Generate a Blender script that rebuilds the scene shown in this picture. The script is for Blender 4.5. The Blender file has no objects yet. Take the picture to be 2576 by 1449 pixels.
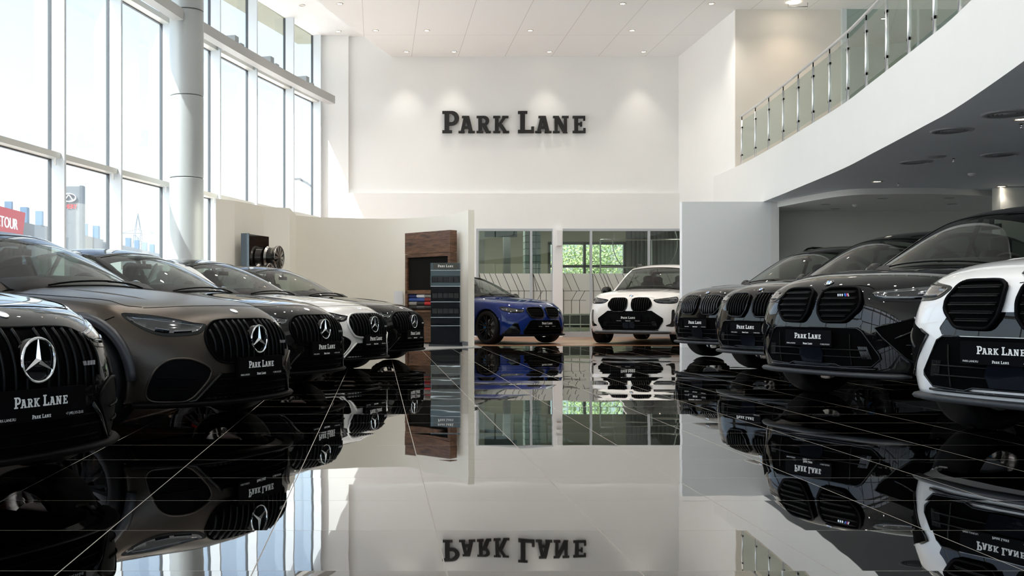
import bpy, bmesh, math, random
from mathutils import Vector, Matrix, Euler
from mathutils.bvhtree import BVHTree
PI = math.pi
sc = bpy.context.scene
COL = sc.collection
random.seed(7)

# ------------------------------------------------------------ camera
CAM_H = 0.84
F = 2707.0                       # focal length in pixels of the 2576 px wide frame
cam = bpy.data.cameras.new('camera')
cam.sensor_width = 36.0
cam.lens = F / 2576 * 36.0
cam.shift_x = (1288 - 950) / 2576
cam.shift_y = (768 - 724.5) / 2576
cam.clip_start = 0.05
cam.clip_end = 2000
camo = bpy.data.objects.new('camera', cam)
camo.location = (0, 0, CAM_H)
camo.rotation_euler = (PI / 2, 0, 0)
COL.objects.link(camo)
sc.camera = camo

# ------------------------------------------------------------ view, world, sun, portals
sc.view_settings.view_transform = 'Standard'
sc.view_settings.look = 'None'
sc.view_settings.gamma = 1
sc.view_settings.use_curve_mapping = False
sc.view_settings.exposure = 0.54
sc.cycles.use_denoising = True
sc.cycles.max_bounces = 10
sc.cycles.diffuse_bounces = 6
sc.cycles.glossy_bounces = 6
sc.cycles.transparent_max_bounces = 24
sc.cycles.transmission_bounces = 6
sc.cycles.sample_clamp_indirect = 6.0
sc.cycles.caustics_reflective = True
sc.cycles.blur_glossy = 1.0
sc.cycles.caustics_refractive = False

SUN_D = Vector((.834, .552, -1.43)).normalized()
world = bpy.data.worlds.new('world')
sc.world = world
world.use_nodes = True
nt = world.node_tree
nt.nodes.clear()
sky = nt.nodes.new('ShaderNodeTexSky')
sky.sky_type = 'NISHITA'
sky.sun_disc = False
sky.sun_elevation = math.asin(-SUN_D.z)
sky.sun_rotation = math.atan2(-SUN_D.x, -SUN_D.y)
sky.air_density = 1.0
sky.dust_density = 3.0
hsv = nt.nodes.new('ShaderNodeHueSaturation')
hsv.inputs['Saturation'].default_value = 0.8
bg = nt.nodes.new('ShaderNodeBackground')
bg.inputs['Strength'].default_value = 0.35
wo = nt.nodes.new('ShaderNodeOutputWorld')
nt.links.new(sky.outputs[0], hsv.inputs['Color'])
nt.links.new(hsv.outputs[0], bg.inputs['Color'])
nt.links.new(bg.outputs[0], wo.inputs['Surface'])

sun = bpy.data.lights.new('sun', 'SUN')
sun.energy = 11.0
sun.angle = math.radians(0.6)
sun.color = (1.0, 0.985, 0.955)
suno = bpy.data.objects.new('sun', sun)
suno.rotation_euler = SUN_D.to_track_quat('-Z', 'Y').to_euler()
suno.location = (-20, -10, 30)
COL.objects.link(suno)

def portal(loc, rot, sx, sy):
    l = bpy.data.lights.new('window_portal', 'AREA')
    l.shape = 'RECTANGLE'; l.size = sx; l.size_y = sy
    l.cycles.is_portal = True
    o = bpy.data.objects.new('window_portal', l)
    o.location = loc; o.rotation_euler = rot
    COL.objects.link(o)

# ------------------------------------------------------------ materials
MATS = {}
def principled(name, color, rough=.5, metal=0., coat=0., spec=None, emit=None, estr=0., ior=None, cior=1.5):
    if name in MATS: return MATS[name]
    m = bpy.data.materials.new(name)
    m.use_nodes = True
    b = m.node_tree.nodes['Principled BSDF']
    b.inputs['Base Color'].default_value = (*color, 1)
    b.inputs['Roughness'].default_value = rough
    b.inputs['Metallic'].default_value = metal
    b.inputs['Coat Weight'].default_value = coat
    b.inputs['Coat Roughness'].default_value = .02
    b.inputs['Coat IOR'].default_value = cior
    if spec is not None: b.inputs['Specular IOR Level'].default_value = spec
    if ior is not None: b.inputs['IOR'].default_value = ior
    if emit: 
        b.inputs['Emission Color'].default_value = (*emit, 1)
        b.inputs['Emission Strength'].default_value = estr
    MATS[name] = m
    return m

def noisy(name, c1, c2, scale, rough=.6, detail=4, stretch=(1, 1, 1), bump=0.):
    if name in MATS: return MATS[name]
    m = principled(name, c1, rough)
    n = m.node_tree
    tc = n.nodes.new('ShaderNodeTexCoord'); mp = n.nodes.new('ShaderNodeMapping')
    mp.inputs['Scale'].default_value = stretch
    nz = n.nodes.new('ShaderNodeTexNoise'); nz.inputs['Scale'].default_value = scale
    nz.inputs['Detail'].default_value = detail
    cr = n.nodes.new('ShaderNodeValToRGB')
    cr.color_ramp.elements[0].color = (*c1, 1); cr.color_ramp.elements[1].color = (*c2, 1)
    cr.color_ramp.elements[0].position = .35; cr.color_ramp.elements[1].position = .65
    n.links.new(tc.outputs['Object'], mp.inputs[0]); n.links.new(mp.outputs[0], nz.inputs['Vector'])
    n.links.new(nz.outputs['Fac'], cr.inputs[0])
    n.links.new(cr.outputs[0], n.nodes['Principled BSDF'].inputs['Base Color'])
    if bump:
        bp = n.nodes.new('ShaderNodeBump'); bp.inputs['Strength'].default_value = bump
        n.links.new(nz.outputs['Fac'], bp.inputs['Height'])
        n.links.new(bp.outputs[0], n.nodes['Principled BSDF'].inputs['Normal'])
    return m

def thin_glass(name, tint, ior=1.5, rough=0.0, diffuse=0.0, dcol=(1, 1, 1)):
    if name in MATS: return MATS[name]
    m = bpy.data.materials.new(name); m.use_nodes = True
    n = m.node_tree; n.nodes.clear()
    out = n.nodes.new('ShaderNodeOutputMaterial')
    tr = n.nodes.new('ShaderNodeBsdfTransparent'); tr.inputs[0].default_value = (*tint, 1)
    gl = n.nodes.new('ShaderNodeBsdfGlossy'); gl.inputs['Roughness'].default_value = rough
    fr = n.nodes.new('ShaderNodeFresnel'); fr.inputs[0].default_value = ior
    # both faces of a pane reflect, seen from the back the index must not invert
    geo = n.nodes.new('ShaderNodeNewGeometry')
    sw = n.nodes.new('ShaderNodeMix'); sw.data_type = 'FLOAT'
    sw.inputs['A'].default_value = ior; sw.inputs['B'].default_value = 1 / ior
    n.links.new(geo.outputs['Backfacing'], sw.inputs['Factor'])
    n.links.new(sw.outputs['Result'], fr.inputs[0])
    mx = n.nodes.new('ShaderNodeMixShader')
    n.links.new(fr.outputs[0], mx.inputs[0])
    n.links.new(gl.outputs[0], mx.inputs[2])
    if diffuse:
        d = n.nodes.new('ShaderNodeBsdfDiffuse'); d.inputs[0].default_value = (*dcol, 1)
        m2 = n.nodes.new('ShaderNodeMixShader'); m2.inputs[0].default_value = diffuse
        n.links.new(tr.outputs[0], m2.inputs[1]); n.links.new(d.outputs[0], m2.inputs[2])
        n.links.new(m2.outputs[0], mx.inputs[1])
    else:
        n.links.new(tr.outputs[0], mx.inputs[1])
    n.links.new(mx.outputs[0], out.inputs[0])
    MATS[name] = m
    return m

M_white = noisy('white_wall_paint', (.84, .84, .83), (.85, .85, .84), 1.5, .75)
M_cream = noisy('cream_wall_paint', (.83, .79, .70), (.84, .80, .71), 1.5, .7)
M_grey_alu = principled('grey_aluminium', (.52, .55, .58), .45, .35)
M_alu_dark = principled('dark_gasket', (.06, .07, .08), .5)
M_steel = principled('polished_steel', (.85, .86, .88), .32, 1.0)
M_chrome = principled('chrome', (.85, .86, .88), .06, 1.0)
M_black_gloss = principled('gloss_black', (.002, .002, .002), .3, 0, 1.0, spec=.0, cior=1.42)
M_black_satin = principled('satin_black', (.002, .002, .0025), .5, spec=.04)
M_black_matte = principled('matte_black', (.0015, .0015, .0017), .9, spec=.03)
M_rubber = principled('tyre_rubber', (.004, .004, .0045), .6, spec=.2)
M_white_plain = principled('white_plastic', (.75, .75, .75), .4)
M_letter = principled('black_letter', (.010, .010, .010), .45)
M_print = principled('white_print', (.75, .75, .73), .5)
M_leather = principled('dark_leather', (.012, .011, .010), .6, spec=.3)
M_lamp = principled('lamp_disc', (1, .9, .8), .5, emit=(1, .86, .68), estr=14)
M_lamp_ring = principled('lamp_ring', (.55, .5, .45), .35, .6)
M_plinth = principled('grey_plinth', (.22, .24, .27), .5)
M_pane = thin_glass('window_glass', (.93, .96, .96))
M_rail_glass = thin_glass('green_rail_glass', (.84, .90, .86))
M_inner_glass = thin_glass('partition_glass', (.80, .86, .82))
M_car_glass = thin_glass('car_glass', (.56, .61, .57), 1.5)

# ------------------------------------------------------------ mesh builder
class MB:
    def __init__(s): s.v = []; s.f = []; s.mi = []; s.cur = 0
    def add(s, vs, fs, mi=None):
        o = len(s.v); s.v += [tuple(v) for v in vs]
        for f in fs: s.f.append(tuple(i + o for i in f)); s.mi.append(s.cur if mi is None else mi)
        return s
    def box(s, x0, y0, z0, x1, y1, z1, mi=None):
        vs = [(x0,y0,z0),(x1,y0,z0),(x1,y1,z0),(x0,y1,z0),(x0,y0,z1),(x1,y0,z1),(x1,y1,z1),(x0,y1,z1)]
        return s.add(vs, [(0,3,2,1),(4,5,6,7),(0,1,5,4),(1,2,6,5),(2,3,7,6),(3,0,4,7)], mi)
    def obox(s, c, ax, ay, az, hx, hy, hz, mi=None):      # oriented box: centre, unit axes, half sizes
        c = Vector(c); ax = Vector(ax) * hx; ay = Vector(ay) * hy; az = Vector(az) * hz
        vs = [c + sx * ax + sy * ay + sz * az for sz in (-1, 1) for sx, sy in ((-1,-1),(1,-1),(1,1),(-1,1))]
        return s.add(vs, [(0,3,2,1),(4,5,6,7),(0,1,5,4),(1,2,6,5),(2,3,7,6),(3,0,4,7)], mi)
    def beam(s, p, q, w, h, up=(0, 0, 1), mi=None):
        p = Vector(p); q = Vector(q); d = (q - p); L = d.length; d.normalize()
        side = d.cross(Vector(up)).normalized(); u = side.cross(d)
        return s.obox((p + q) / 2, d, side, u, L / 2, w / 2, h / 2, mi)
    def prism(s, pts, z0, z1, mi=None):                   # closed plan outline extruded up
        n = len(pts)
        vs = [(x, y, z0) for x, y in pts] + [(x, y, z1) for x, y in pts]
        fs = [tuple(range(n - 1, -1, -1)), tuple(range(n, 2 * n))]
        fs += [(i, (i + 1) % n, (i + 1) % n + n, i + n) for i in range(n)]
        return s.add(vs, fs, mi)
    def tube(s, pts, r, seg=8, closed=False, mi=None, caps=True, flat=1.0, up=None):
        pts = [Vector(p) for p in pts]; n = len(pts); vs = []
        ref = Vector(up) if up else None
        prev = None
        for i, p in enumerate(pts):
            if closed: t = pts[(i + 1) % n] - pts[i - 1]
            else: t = pts[min(i + 1, n - 1)] - pts[max(i - 1, 0)]
            if t.length < 1e-9: t = Vector((0, 0, 1))
            t.normalize()
            if ref is not None: a = ref
            elif prev is not None: a = prev
            else: a = Vector((0, 0, 1)) if abs(t.z) < .9 else Vector((1, 0, 0))
            b = (a - t * a.dot(t))
            if b.length < 1e-6: b = t.orthogonal()
            b.normalize(); prev = b
            c = t.cross(b)
            rr = r[i] if isinstance(r, (list, tuple)) else r
            for k in range(seg):
                an = 2 * PI * k / seg
                vs.append(p + b * math.cos(an) * rr + c * math.sin(an) * rr * flat)
        fs = []
        m = n if closed else n - 1
        for i in range(m):
            for k in range(seg):
                a0 = i * seg + k; a1 = i * seg + (k + 1) % seg
                j = (i + 1) % n
                b0 = j * seg + k; b1 = j * seg + (k + 1) % seg
                fs.append((a0, a1, b1, b0))
        if caps and not closed:
            fs.append(tuple(range(seg - 1, -1, -1))); fs.append(tuple((n - 1) * seg + k for k in range(seg)))
        return s.add(vs, fs, mi)
    def cyl(s, p, q, r, seg=24, mi=None): return s.tube([p, q], r, seg, mi=mi)
    def lathe(s, prof, seg=32, axis='z', c=(0, 0, 0), mi=None, close=False):   # prof [(r, h)]
        vs = []; n = len(prof); cx, cy, cz = c
        for k in range(seg):
            a = 2 * PI * k / seg
            for r, h in prof:
                u, w = r * math.cos(a), r * math.sin(a)
                vs.append((cx + u, cy + w, cz + h) if axis == 'z' else (cx + u, cy + h, cz + w) if axis == 'y' else (cx + h, cy + u, cz + w))
        fs = []
        for k in range(seg):
            k2 = (k + 1) % seg
            for i in range(n - 1 + (1 if close else 0)):
                i2 = (i + 1) % n
                f = (k * n + i, k2 * n + i, k2 * n + i2, k * n + i2)
                fs.append(f if axis != 'y' else f[::-1])
        return s.add(vs, fs, mi)
    def build(s, name, mat, parent=None, loc=None, smooth=False, mats=None, rotz=None, autos=None):
        me = bpy.data.meshes.new(name)
        me.from_pydata(s.v, [], s.f)
        for m in (mats or [mat]): me.materials.append(m)
        if any(s.mi): me.polygons.foreach_set('material_index', s.mi)
        if smooth or autos:
            me.polygons.foreach_set('use_smooth', [True] * len(me.polygons))
        if autos:
            me.set_sharp_from_angle(angle=math.radians(autos))
        me.update()
        o = bpy.data.objects.new(name, me)
        COL.objects.link(o)
        if parent is not None: o.parent = parent
        if loc is not None: o.location = loc
        if rotz is not None: o.rotation_euler = (0, 0, rotz)
        return o

def tag(o, label=None, cat=None, group=None, kind=None):
    if label: o['label'] = label
    if cat: o['category'] = cat
    if group: o['group'] = group
    if kind: o['kind'] = kind
    return o
def struct(o): o['kind'] = 'structure'; return o
def empty(name, loc=(0, 0, 0), rz=0, label=None, cat=None, group=None):
    o = bpy.data.objects.new(name, None); o.empty_display_size = .2
    o.location = loc; o.rotation_euler = (0, 0, rz); COL.objects.link(o)
    return tag(o, label, cat, group)

# ------------------------------------------------------------ lettering
_tc = {}
def font_mesh(text, size=1.0, bold=False):                # Blender's own font; returns verts/faces in XY
    k = (text,)
    if k not in _tc:
        cu = bpy.data.curves.new('t', 'FONT'); cu.body = text; cu.size = 1.0
        cu.resolution_u = 3
        o = bpy.data.objects.new('t', cu); COL.objects.link(o)
        dg = bpy.context.evaluated_depsgraph_get(); dg.update()
        me = bpy.data.meshes.new_from_object(o.evaluated_get(dg))
        v = [(p.co.x, p.co.y) for p in me.vertices]; f = [tuple(p.vertices) for p in me.polygons]
        bpy.data.objects.remove(o); bpy.data.curves.remove(cu); bpy.data.meshes.remove(me)
        x0 = min(a for a, b in v); x1 = max(a for a, b in v)
        h = max(b for a, b in v)
        _tc[k] = ([(a - x0, b) for a, b in v], f, x1 - x0, h)
    return _tc[k]

T = .21; S = .13                                           # stem and serif thickness at cap height 1
def _g(ch):
    """slab-serif capitals, unit cap height: boxes and bands; returns list of quads"""
    q = []
    def b(x0, y0, x1, y1): q.append([(x0, y0), (x1, y0), (x1, y1), (x0, y1)])
    def d(x0, y0, x1, y1, w): q.append([(x0 - w/2, y0), (x0 + w/2, y0), (x1 + w/2, y1), (x1 - w/2, y1)])
    def bowl(cx, y0, y1, rx, t):
        cy = (y0 + y1) / 2; ry = (y1 - y0) / 2; n = 10
        for i in range(n):
            a = -PI/2 + PI * i / n; c = -PI/2 + PI * (i + 1) / n
            P = lambda an, e: (cx + (rx - e * t) * math.cos(an), cy + (ry - e * S * 1.25) * math.sin(an))
            q.append([P(a, 1), P(a, 0), P(c, 0), P(c, 1)])
    if ch in 'PR':
        b(.10, 0, .10 + T, 1); b(0, 1 - S, .45, 1); b(0, 0, .44 if ch == 'P' else .38, S)
        y0 = .34 if ch == 'P' else .42
        b(.3, y0, .45, y0 + S * 1.2)
        bowl(.43, y0, 1, .33 if ch == 'P' else .30, T)
        if ch == 'R': d(.44, .45, .66, 0, T * 1.15); b(.55, 0, .82, S)
        w = .76 if ch == 'P' else .82
    elif ch == 'A':
        d(.20, 0, .42, 1, T * .95); d(.74, 0, .50, 1, T * 1.1); b(.25, .26, .7, .26 + S * 1.1)
        b(0, 0, .36, S); b(.56, 0, .95, S); b(.2, 1 - S, .56, 1); w = .95
    elif ch == 'K':
        b(.10, 0, .10 + T, 1); b(0, 0, .40, S); b(0, 1 - S, .40, 1)
        d(.30, .42, .68, .95, T); d(.40, .52, .74, 0, T * 1.15); b(.52, 1 - S, .88, 1); b(.56, 0, .92, S); w = .92
    elif ch == 'L':
        b(.10, 0, .10 + T, 1); b(0, 1 - S, .42, 1); b(0, 0, .72, S * 1.15); b(.60, 0, .72, .30); w = .72
    elif ch == 'N':
        b(.10, 0, .10 + T * .8, 1); b(0, 0, .38, S); b(0, 1 - S, .3, 1); d(.2, 1, .72, 0, T * 1.2)
        b(.64, 0, .64 + T * .8, 1); b(.52, 1 - S, .90, 1); w = .92
    elif ch == 'E':
        b(.10, 0, .10 + T, 1); b(0, 0, .74, S * 1.1); b(0, 1 - S * 1.1, .72, 1); b(.2, .46, .52, .46 + S)
        b(.62, 0, .74, .30); b(.61, .72, .72, 1); b(.44, .38, .54, .66); w = .76
    return q, w
SIGN = [('P', 0, 1.0), ('A', .73, .78), ('R', 1.55, .78), ('K', 2.3, .78), ('L', 3.42, 1.0), ('A', 4.19, .78), ('N', 5.0, .78), ('E', 5.89, .78)]
SIGN_W = 6.5
def slab_quads(ch, x, s, H):
    q, w = _g(ch)
    return [[((x + a * s) * H, b * s * H) for a, b in poly] for poly in q]
def slab_text(mb, org, right, up, nrm, H, depth):          # 'Park Lane' in small capitals, centred on org
    org = Vector(org); right = Vector(right); up = Vector(up); nrm = Vector(nrm)
    for ch, x, s in SIGN:
        for i_, poly in enumerate(slab_quads(ch, x - SIGN_W / 2, s, H)):
            bot = [org + right * a + up * (b - H / 2) for a, b in poly]
            top = [p + nrm * depth * (1 + .02 * i_) for p in bot]
            n = len(poly)
            mb.add(bot + top, [tuple(range(n, 2 * n))] + [(i, (i + 1) % n, (i + 1) % n + n, i + n) for i in range(n)])
def flat_text(mb, text, org, right, up, H, width=None):    # centred, cap height H
    v, f, w, h = font_mesh(text)
    org = Vector(org); right = Vector(right); up = Vector(up)
    k = H / h; kx = (width / w) if width else k
    mb.add([org + right * ((a - w / 2) * kx) + up * ((b - h / 2) * k) for a, b in v], f)
# ============================================================ THE ROOM
YB = 28.4; ZC = 7.43; ZW = 7.95
def fac(y):                                # inner edge line of the curved glass front
    d = YB - y
    if d <= 13.9: return -1.45 - (.355 * d - .00625 * d * d)
    return -1.45 - (.355 * 13.9 - .00625 * 13.9 ** 2) - (d - 13.9) * .175
def fac_n(y):                              # unit normal into the room and tangent
    s = (fac(y + .05) - fac(y - .05)) / .1
    t = Vector((s, 1, 0)).normalized()
    return Vector((t.y, -t.x, 0)), t

# ---- floor: black polished tiles, one slab with a tile pattern, each tile lying a hair off level
def floor_material():
    m = principled('polished_black_tile', (.012, .012, .013), .015, ior=1.75)
    n = m.node_tree; L = n.links; N = n.nodes
    b = N['Principled BSDF']
    geo = N.new('ShaderNodeNewGeometry')
    sub = N.new('ShaderNodeVectorMath'); sub.operation = 'SUBTRACT'; sub.inputs[1].default_value = (.217, .344, 0)
    L.new(geo.outputs['Position'], sub.inputs[0])
    dv = N.new('ShaderNodeVectorMath'); dv.operation = 'DIVIDE'; dv.inputs[1].default_value = (.61, .612, 1)
    L.new(sub.outputs[0], dv.inputs[0])
    fl = N.new('ShaderNodeVectorMath'); fl.operation = 'FLOOR'; L.new(dv.outputs[0], fl.inputs[0])
    fr = N.new('ShaderNodeVectorMath'); fr.operation = 'FRACTION'; L.new(dv.outputs[0], fr.inputs[0])
    sx = N.new('ShaderNodeSeparateXYZ'); L.new(fr.outputs[0], sx.inputs[0])
    def edge(o, w):
        a = N.new('ShaderNodeMath'); a.operation = 'SUBTRACT'; L.new(o, a.inputs[0]); a.inputs[1].default_value = .5
        c = N.new('ShaderNodeMath'); c.operation = 'ABSOLUTE'; L.new(a.outputs[0], c.inputs[0])
        g = N.new('ShaderNodeMath'); g.operation = 'GREATER_THAN'; L.new(c.outputs[0], g.inputs[0]); g.inputs[1].default_value = .5 - w
        return g.outputs[0]
    mx = N.new('ShaderNodeMath'); mx.operation = 'MAXIMUM'
    L.new(edge(sx.outputs['X'], .0036), mx.inputs[0]); L.new(edge(sx.outputs['Y'], .0022), mx.inputs[1])
    col = N.new('ShaderNodeMix'); col.data_type = 'RGBA'
    col.inputs['A'].default_value = (.20, .20, .20, 1); col.inputs['B'].default_value = (.25, .225, .19, 1)
    L.new(mx.outputs[0], col.inputs['Factor']); L.new(col.outputs['Result'], b.inputs['Base Color'])
    ro = N.new('ShaderNodeMath'); ro.operation = 'MULTIPLY_ADD'; ro.inputs[1].default_value = .6; ro.inputs[2].default_value = .012
    me_ = N.new('ShaderNodeMath'); me_.operation = 'SUBTRACT'; me_.inputs[0].default_value = 1.0; L.new(mx.outputs[0], me_.inputs[1]); L.new(me_.outputs[0], b.inputs['Metallic'])
    L.new(mx.outputs[0], ro.inputs[0]); L.new(ro.outputs[0], b.inputs['Roughness'])
    # each tile a tiny tilt, plus a slow waviness of the polish
    wn = N.new('ShaderNodeTexWhiteNoise'); wn.noise_dimensions = '2D'; L.new(fl.outputs[0], wn.inputs['Vector'])
    c1 = N.new('ShaderNodeVectorMath'); c1.operation = 'SUBTRACT'; c1.inputs[1].default_value = (.5, .5, .5)
    L.new(wn.outputs['Color'], c1.inputs[0])
    s1 = N.new('ShaderNodeVectorMath'); s1.operation = 'MULTIPLY'; s1.inputs[1].default_value = (.0022, .003, 0)
    L.new(c1.outputs[0], s1.inputs[0])
    rowv = N.new('ShaderNodeSeparateXYZ'); L.new(fl.outputs[0], rowv.inputs[0])
    rn = N.new('ShaderNodeTexWhiteNoise'); rn.noise_dimensions = '1D'; L.new(rowv.outputs['Y'], rn.inputs['W'])
    r1 = N.new('ShaderNodeMath'); r1.operation = 'MULTIPLY_ADD'; r1.inputs[1].default_value = .012; r1.inputs[2].default_value = -.006
    L.new(rn.outputs['Value'], r1.inputs[0])
    rc = N.new('ShaderNodeCombineXYZ'); L.new(r1.outputs[0], rc.inputs['Y'])
    nz = N.new('ShaderNodeTexNoise'); nz.inputs['Scale'].default_value = 2.6; nz.inputs['Detail'].default_value = 1.5
    L.new(geo.outputs['Position'], nz.inputs['Vector'])
    c2 = N.new('ShaderNodeVectorMath'); c2.operation = 'SUBTRACT'; c2.inputs[1].default_value = (.5, .5, .5)
    L.new(nz.outputs['Color'], c2.inputs[0])
    s2 = N.new('ShaderNodeVectorMath'); s2.operation = 'MULTIPLY'; s2.inputs[1].default_value = (.006, .006, 0)
    L.new(c2.outputs[0], s2.inputs[0])
    ad = N.new('ShaderNodeVectorMath'); ad.operation = 'ADD'; L.new(s1.outputs[0], ad.inputs[0]); L.new(s2.outputs[0], ad.inputs[1])
    a2 = N.new('ShaderNodeVectorMath'); a2.operation = 'ADD'; L.new(ad.outputs[0], a2.inputs[0]); L.new(geo.outputs['Normal'], a2.inputs[1])
    nn = N.new('ShaderNodeVectorMath'); nn.operation = 'NORMALIZE'
    a3 = N.new('ShaderNodeVectorMath'); a3.operation = 'ADD'; L.new(a2.outputs[0], a3.inputs[0]); L.new(rc.outputs[0], a3.inputs[1]); L.new(a3.outputs[0], nn.inputs[0])
    L.new(nn.outputs[0], b.inputs['Normal'])
    return m
M_floor = floor_material()

def plank_material():
    m = principled('orange_wood_plank', (.32, .14, .06), .35)
    n = m.node_tree; L = n.links; N = n.nodes; b = N['Principled BSDF']
    tc = N.new('ShaderNodeTexCoord')
    br = N.new('ShaderNodeTexBrick'); br.inputs['Scale'].default_value = 1
    br.inputs['Color1'].default_value = (.28, .14, .075, 1); br.inputs['Color2'].default_value = (.33, .17, .095, 1)
    br.inputs['Mortar'].default_value = (.08, .04, .02, 1); br.inputs['Mortar Size'].default_value = .004
    br.inputs['Brick Width'].default_value = 1.2; br.inputs['Row Height'].default_value = .19
    L.new(tc.outputs['Object'], br.inputs['Vector']); L.new(br.outputs['Color'], b.inputs['Base Color'])
    return m
M_plank = plank_material()
M_terrazzo = noisy('grey_terrazzo', (.30, .30, .29), (.37, .37, .36), 60, .3)

fl = struct(MB().box(-9, -7.5, -.12, 13.2, 22.3, 0).build('floor', M_floor))
fp = struct(MB().box(-9, 22.3, -.12, 13.2, YB + 1, 0.004).build('floor', M_plank))
# plank strip under the left row, against the glass
st = MB()
edge = [(-2.9, -1), (-2.45, 4.6), (-1.75, 8.2), (-.95, 13), (-.35, 16.6), (.1, 18.9)]
left = [(fac(y) - .15, y) for y in (18.9, 16, 13, 10, 7, 4, 2, -1)]
st.prism(edge + left, -.02, .006)
struct(st.build('floor', M_plank))
tz = MB()
pts = [(.1, 18.9), (.75, 20.0), (1.35, 20.75), (2.06, 21.35), (2.06, 22.35), (1.9, 24.6), (-3.2, 24.6), (fac(22) - .1, 22), (fac(18.9) - .15, 18.9)]
tz.prism(pts, -.02, .009)
struct(tz.build('floor', M_terrazzo))

# ---- back wall with the recessed panel and the wide glazed opening below
bw = MB()
t = .35
bw.box(-1.6, YB, 3.80, -.77, YB + t, ZW)                    # left of panel
bw.box(-1.6, YB, 2.865, 8.9, YB + t, 3.80)                  # band over the opening
bw.box(-.77, YB + .10, 3.80, 8.9, YB + t, ZW)               # the recessed panel
bw.box(-1.6, YB, 0, 2.6, YB + t, 2.865)                     # behind the curved screen
struct(bw.build('wall_back', M_white))

# ---- upper right: side wall and the wall set back behind the gallery
ur = MB()
ur.box(7.97, 24.02, 2.86, 8.25, YB + .2, ZW)
struct(ur.build('wall_right', M_white))
M_warm = noisy('warm_wall_paint', (.74, .70, .64), (.76, .72, .66), 1.5, .7)
struct(MB().box(7.972, 23.98, 3.6, 10.32, 24.02, ZW).build('wall_gallery', M_warm))

# ---- ceilings
def ceiling_material():
    m = principled('ceiling_panels', (.80, .79, .76), .8)
    n = m.node_tree; L = n.links; N = n.nodes; b = N['Principled BSDF']
    geo = N.new('ShaderNodeNewGeometry')
    mp = N.new('ShaderNodeMapping'); mp.inputs['Location'].default_value = (-.76, -.9, 0)
    mp.inputs['Rotation'].default_value = (0, 0, PI / 2)
    L.new(geo.outputs['Position'], mp.inputs[0])
    br = N.new('ShaderNodeTexBrick'); br.inputs['Scale'].default_value = 1; br.offset = 0
    br.inputs['Color1'].default_value = (.90, .905, .90, 1); br.inputs['Color2'].default_value = (.89, .895, .89, 1)
    br.inputs['Mortar'].default_value = (.55, .54, .52, 1); br.inputs['Mortar Size'].default_value = .005
    br.inputs['Brick Width'].default_value = 3.0; br.inputs['Row Height'].default_value = 1.235
    L.new(mp.outputs[0], br.inputs['Vector']); L.new(br.outputs['Color'], b.inputs['Base Color'])
    return m
M_ceil = ceiling_material()
cl = MB()
ys = [-7, -3, 1, 5, 9, 13, 16, 19, 22, 25, 28.6]
ed = [(fac(y) + 1.78, y) for y in ys]
cl.prism(ed + [(13.4, 28.6), (13.4, -7)], ZC, ZC + .62)
struct(cl.build('ceiling', M_ceil))
ch = MB()
ch.prism([(fac(y) - .26, y) for y in ys] + [(fac(y) + 1.9, y) for y in reversed(ys)], ZW, ZW + .25)   # window strip and outside eave in one slab
struct(ch.build('ceiling', M_white))
ev = MB()
ev.prism([(fac(y) - 1.05, y) for y in ys[:-1] + [29.3]] + [(fac(y) - .26, y) for y in reversed(ys[:-1] + [29.3])], ZW, ZW + .25)
struct(ev.build('trim_3', noisy('soffit_paint', (.24, .25, .17), (.27, .28, .20), 1, .7)))

# ---- gallery slab with curved edge
gal = [(8.9, 28.6), (8.06, 28.5), (7.9, 23.8), (7.66, 21.1), (7.35, 18.55), (7.05, 16.3), (6.75, 14.7), (6.32, 12.48), (6.06, 11.25), (5.48, 9.13), (4.8, 6.9), (4.1, 4.9), (3.3, 3.0)]
def cr_interp(pts, n):
    out = []
    P = [Vector(p) for p in pts]
    for i in range(len(P) - 1):
        p0 = P[max(i - 1, 0)]; p1 = P[i]; p2 = P[i + 1]; p3 = P[min(i + 2, len(P) - 1)]
        for k in range(n):
            u = k / n
            out.append(.5 * ((2 * p1) + (p2 - p0) * u + (2 * p0 - 5 * p1 + 4 * p2 - p3) * u * u + (3 * p1 - p0 - 3 * p2 + p3) * u ** 3))
    out.append(P[-1]); return out
galc = cr_interp([Vector((x, y, 0)) for x, y in gal[1:]], 6)
gm = MB()
outl = [(p.x, p.y) for p in galc] + [(13.2, 3.0), (13.2, 28.6)]
gm.prism(outl, 2.91, 3.89)
M_gal = noisy('gallery_paint', (.80, .80, .79), (.81, .81, .80), 2, .7)
M_under = noisy('gallery_underside_paint', (.78, .82, .87), (.80, .84, .89), 2, .7)
go = gm.build('floor_gallery', None, mats=[M_gal, M_under], autos=30)
go.data.polygons[0].material_index = 1
struct(go)
# lower step of the ceiling under the gallery
arc = cr_interp([Vector(p) for p in [(7.99, 21.5, 0), (8.3, 19.4, 0), (9.0, 19.0, 0), (9.93, 19.0, 0), (11.2, 19.4, 0), (13.1, 20.2, 0)]], 5)
lc = MB().prism([(p.x, p.y) for p in arc] + [(13.1, 22.6), (7.99, 22.6)], 2.80, 2.915)
struct(lc.build('ceiling', M_gal, autos=30))
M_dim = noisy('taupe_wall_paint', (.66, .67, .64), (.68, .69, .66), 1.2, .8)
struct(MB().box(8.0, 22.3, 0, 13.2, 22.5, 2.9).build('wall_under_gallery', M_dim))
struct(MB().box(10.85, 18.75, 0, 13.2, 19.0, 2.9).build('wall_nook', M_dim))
struct(MB().box(8.95, 22.5, 0, 9.1, YB + .2, 2.9).build('wall_bay', M_white))
struct(MB().box(6.08, 21.5, 0, 7.86, 21.66, 2.91).build('wall_partition', principled('cool_white_paint', (.88, .90, .91), .7)))
struct(MB().box(7.86, 21.5, 0, 8.02, 22.4, 2.955).build('trim_1', M_white))
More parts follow.
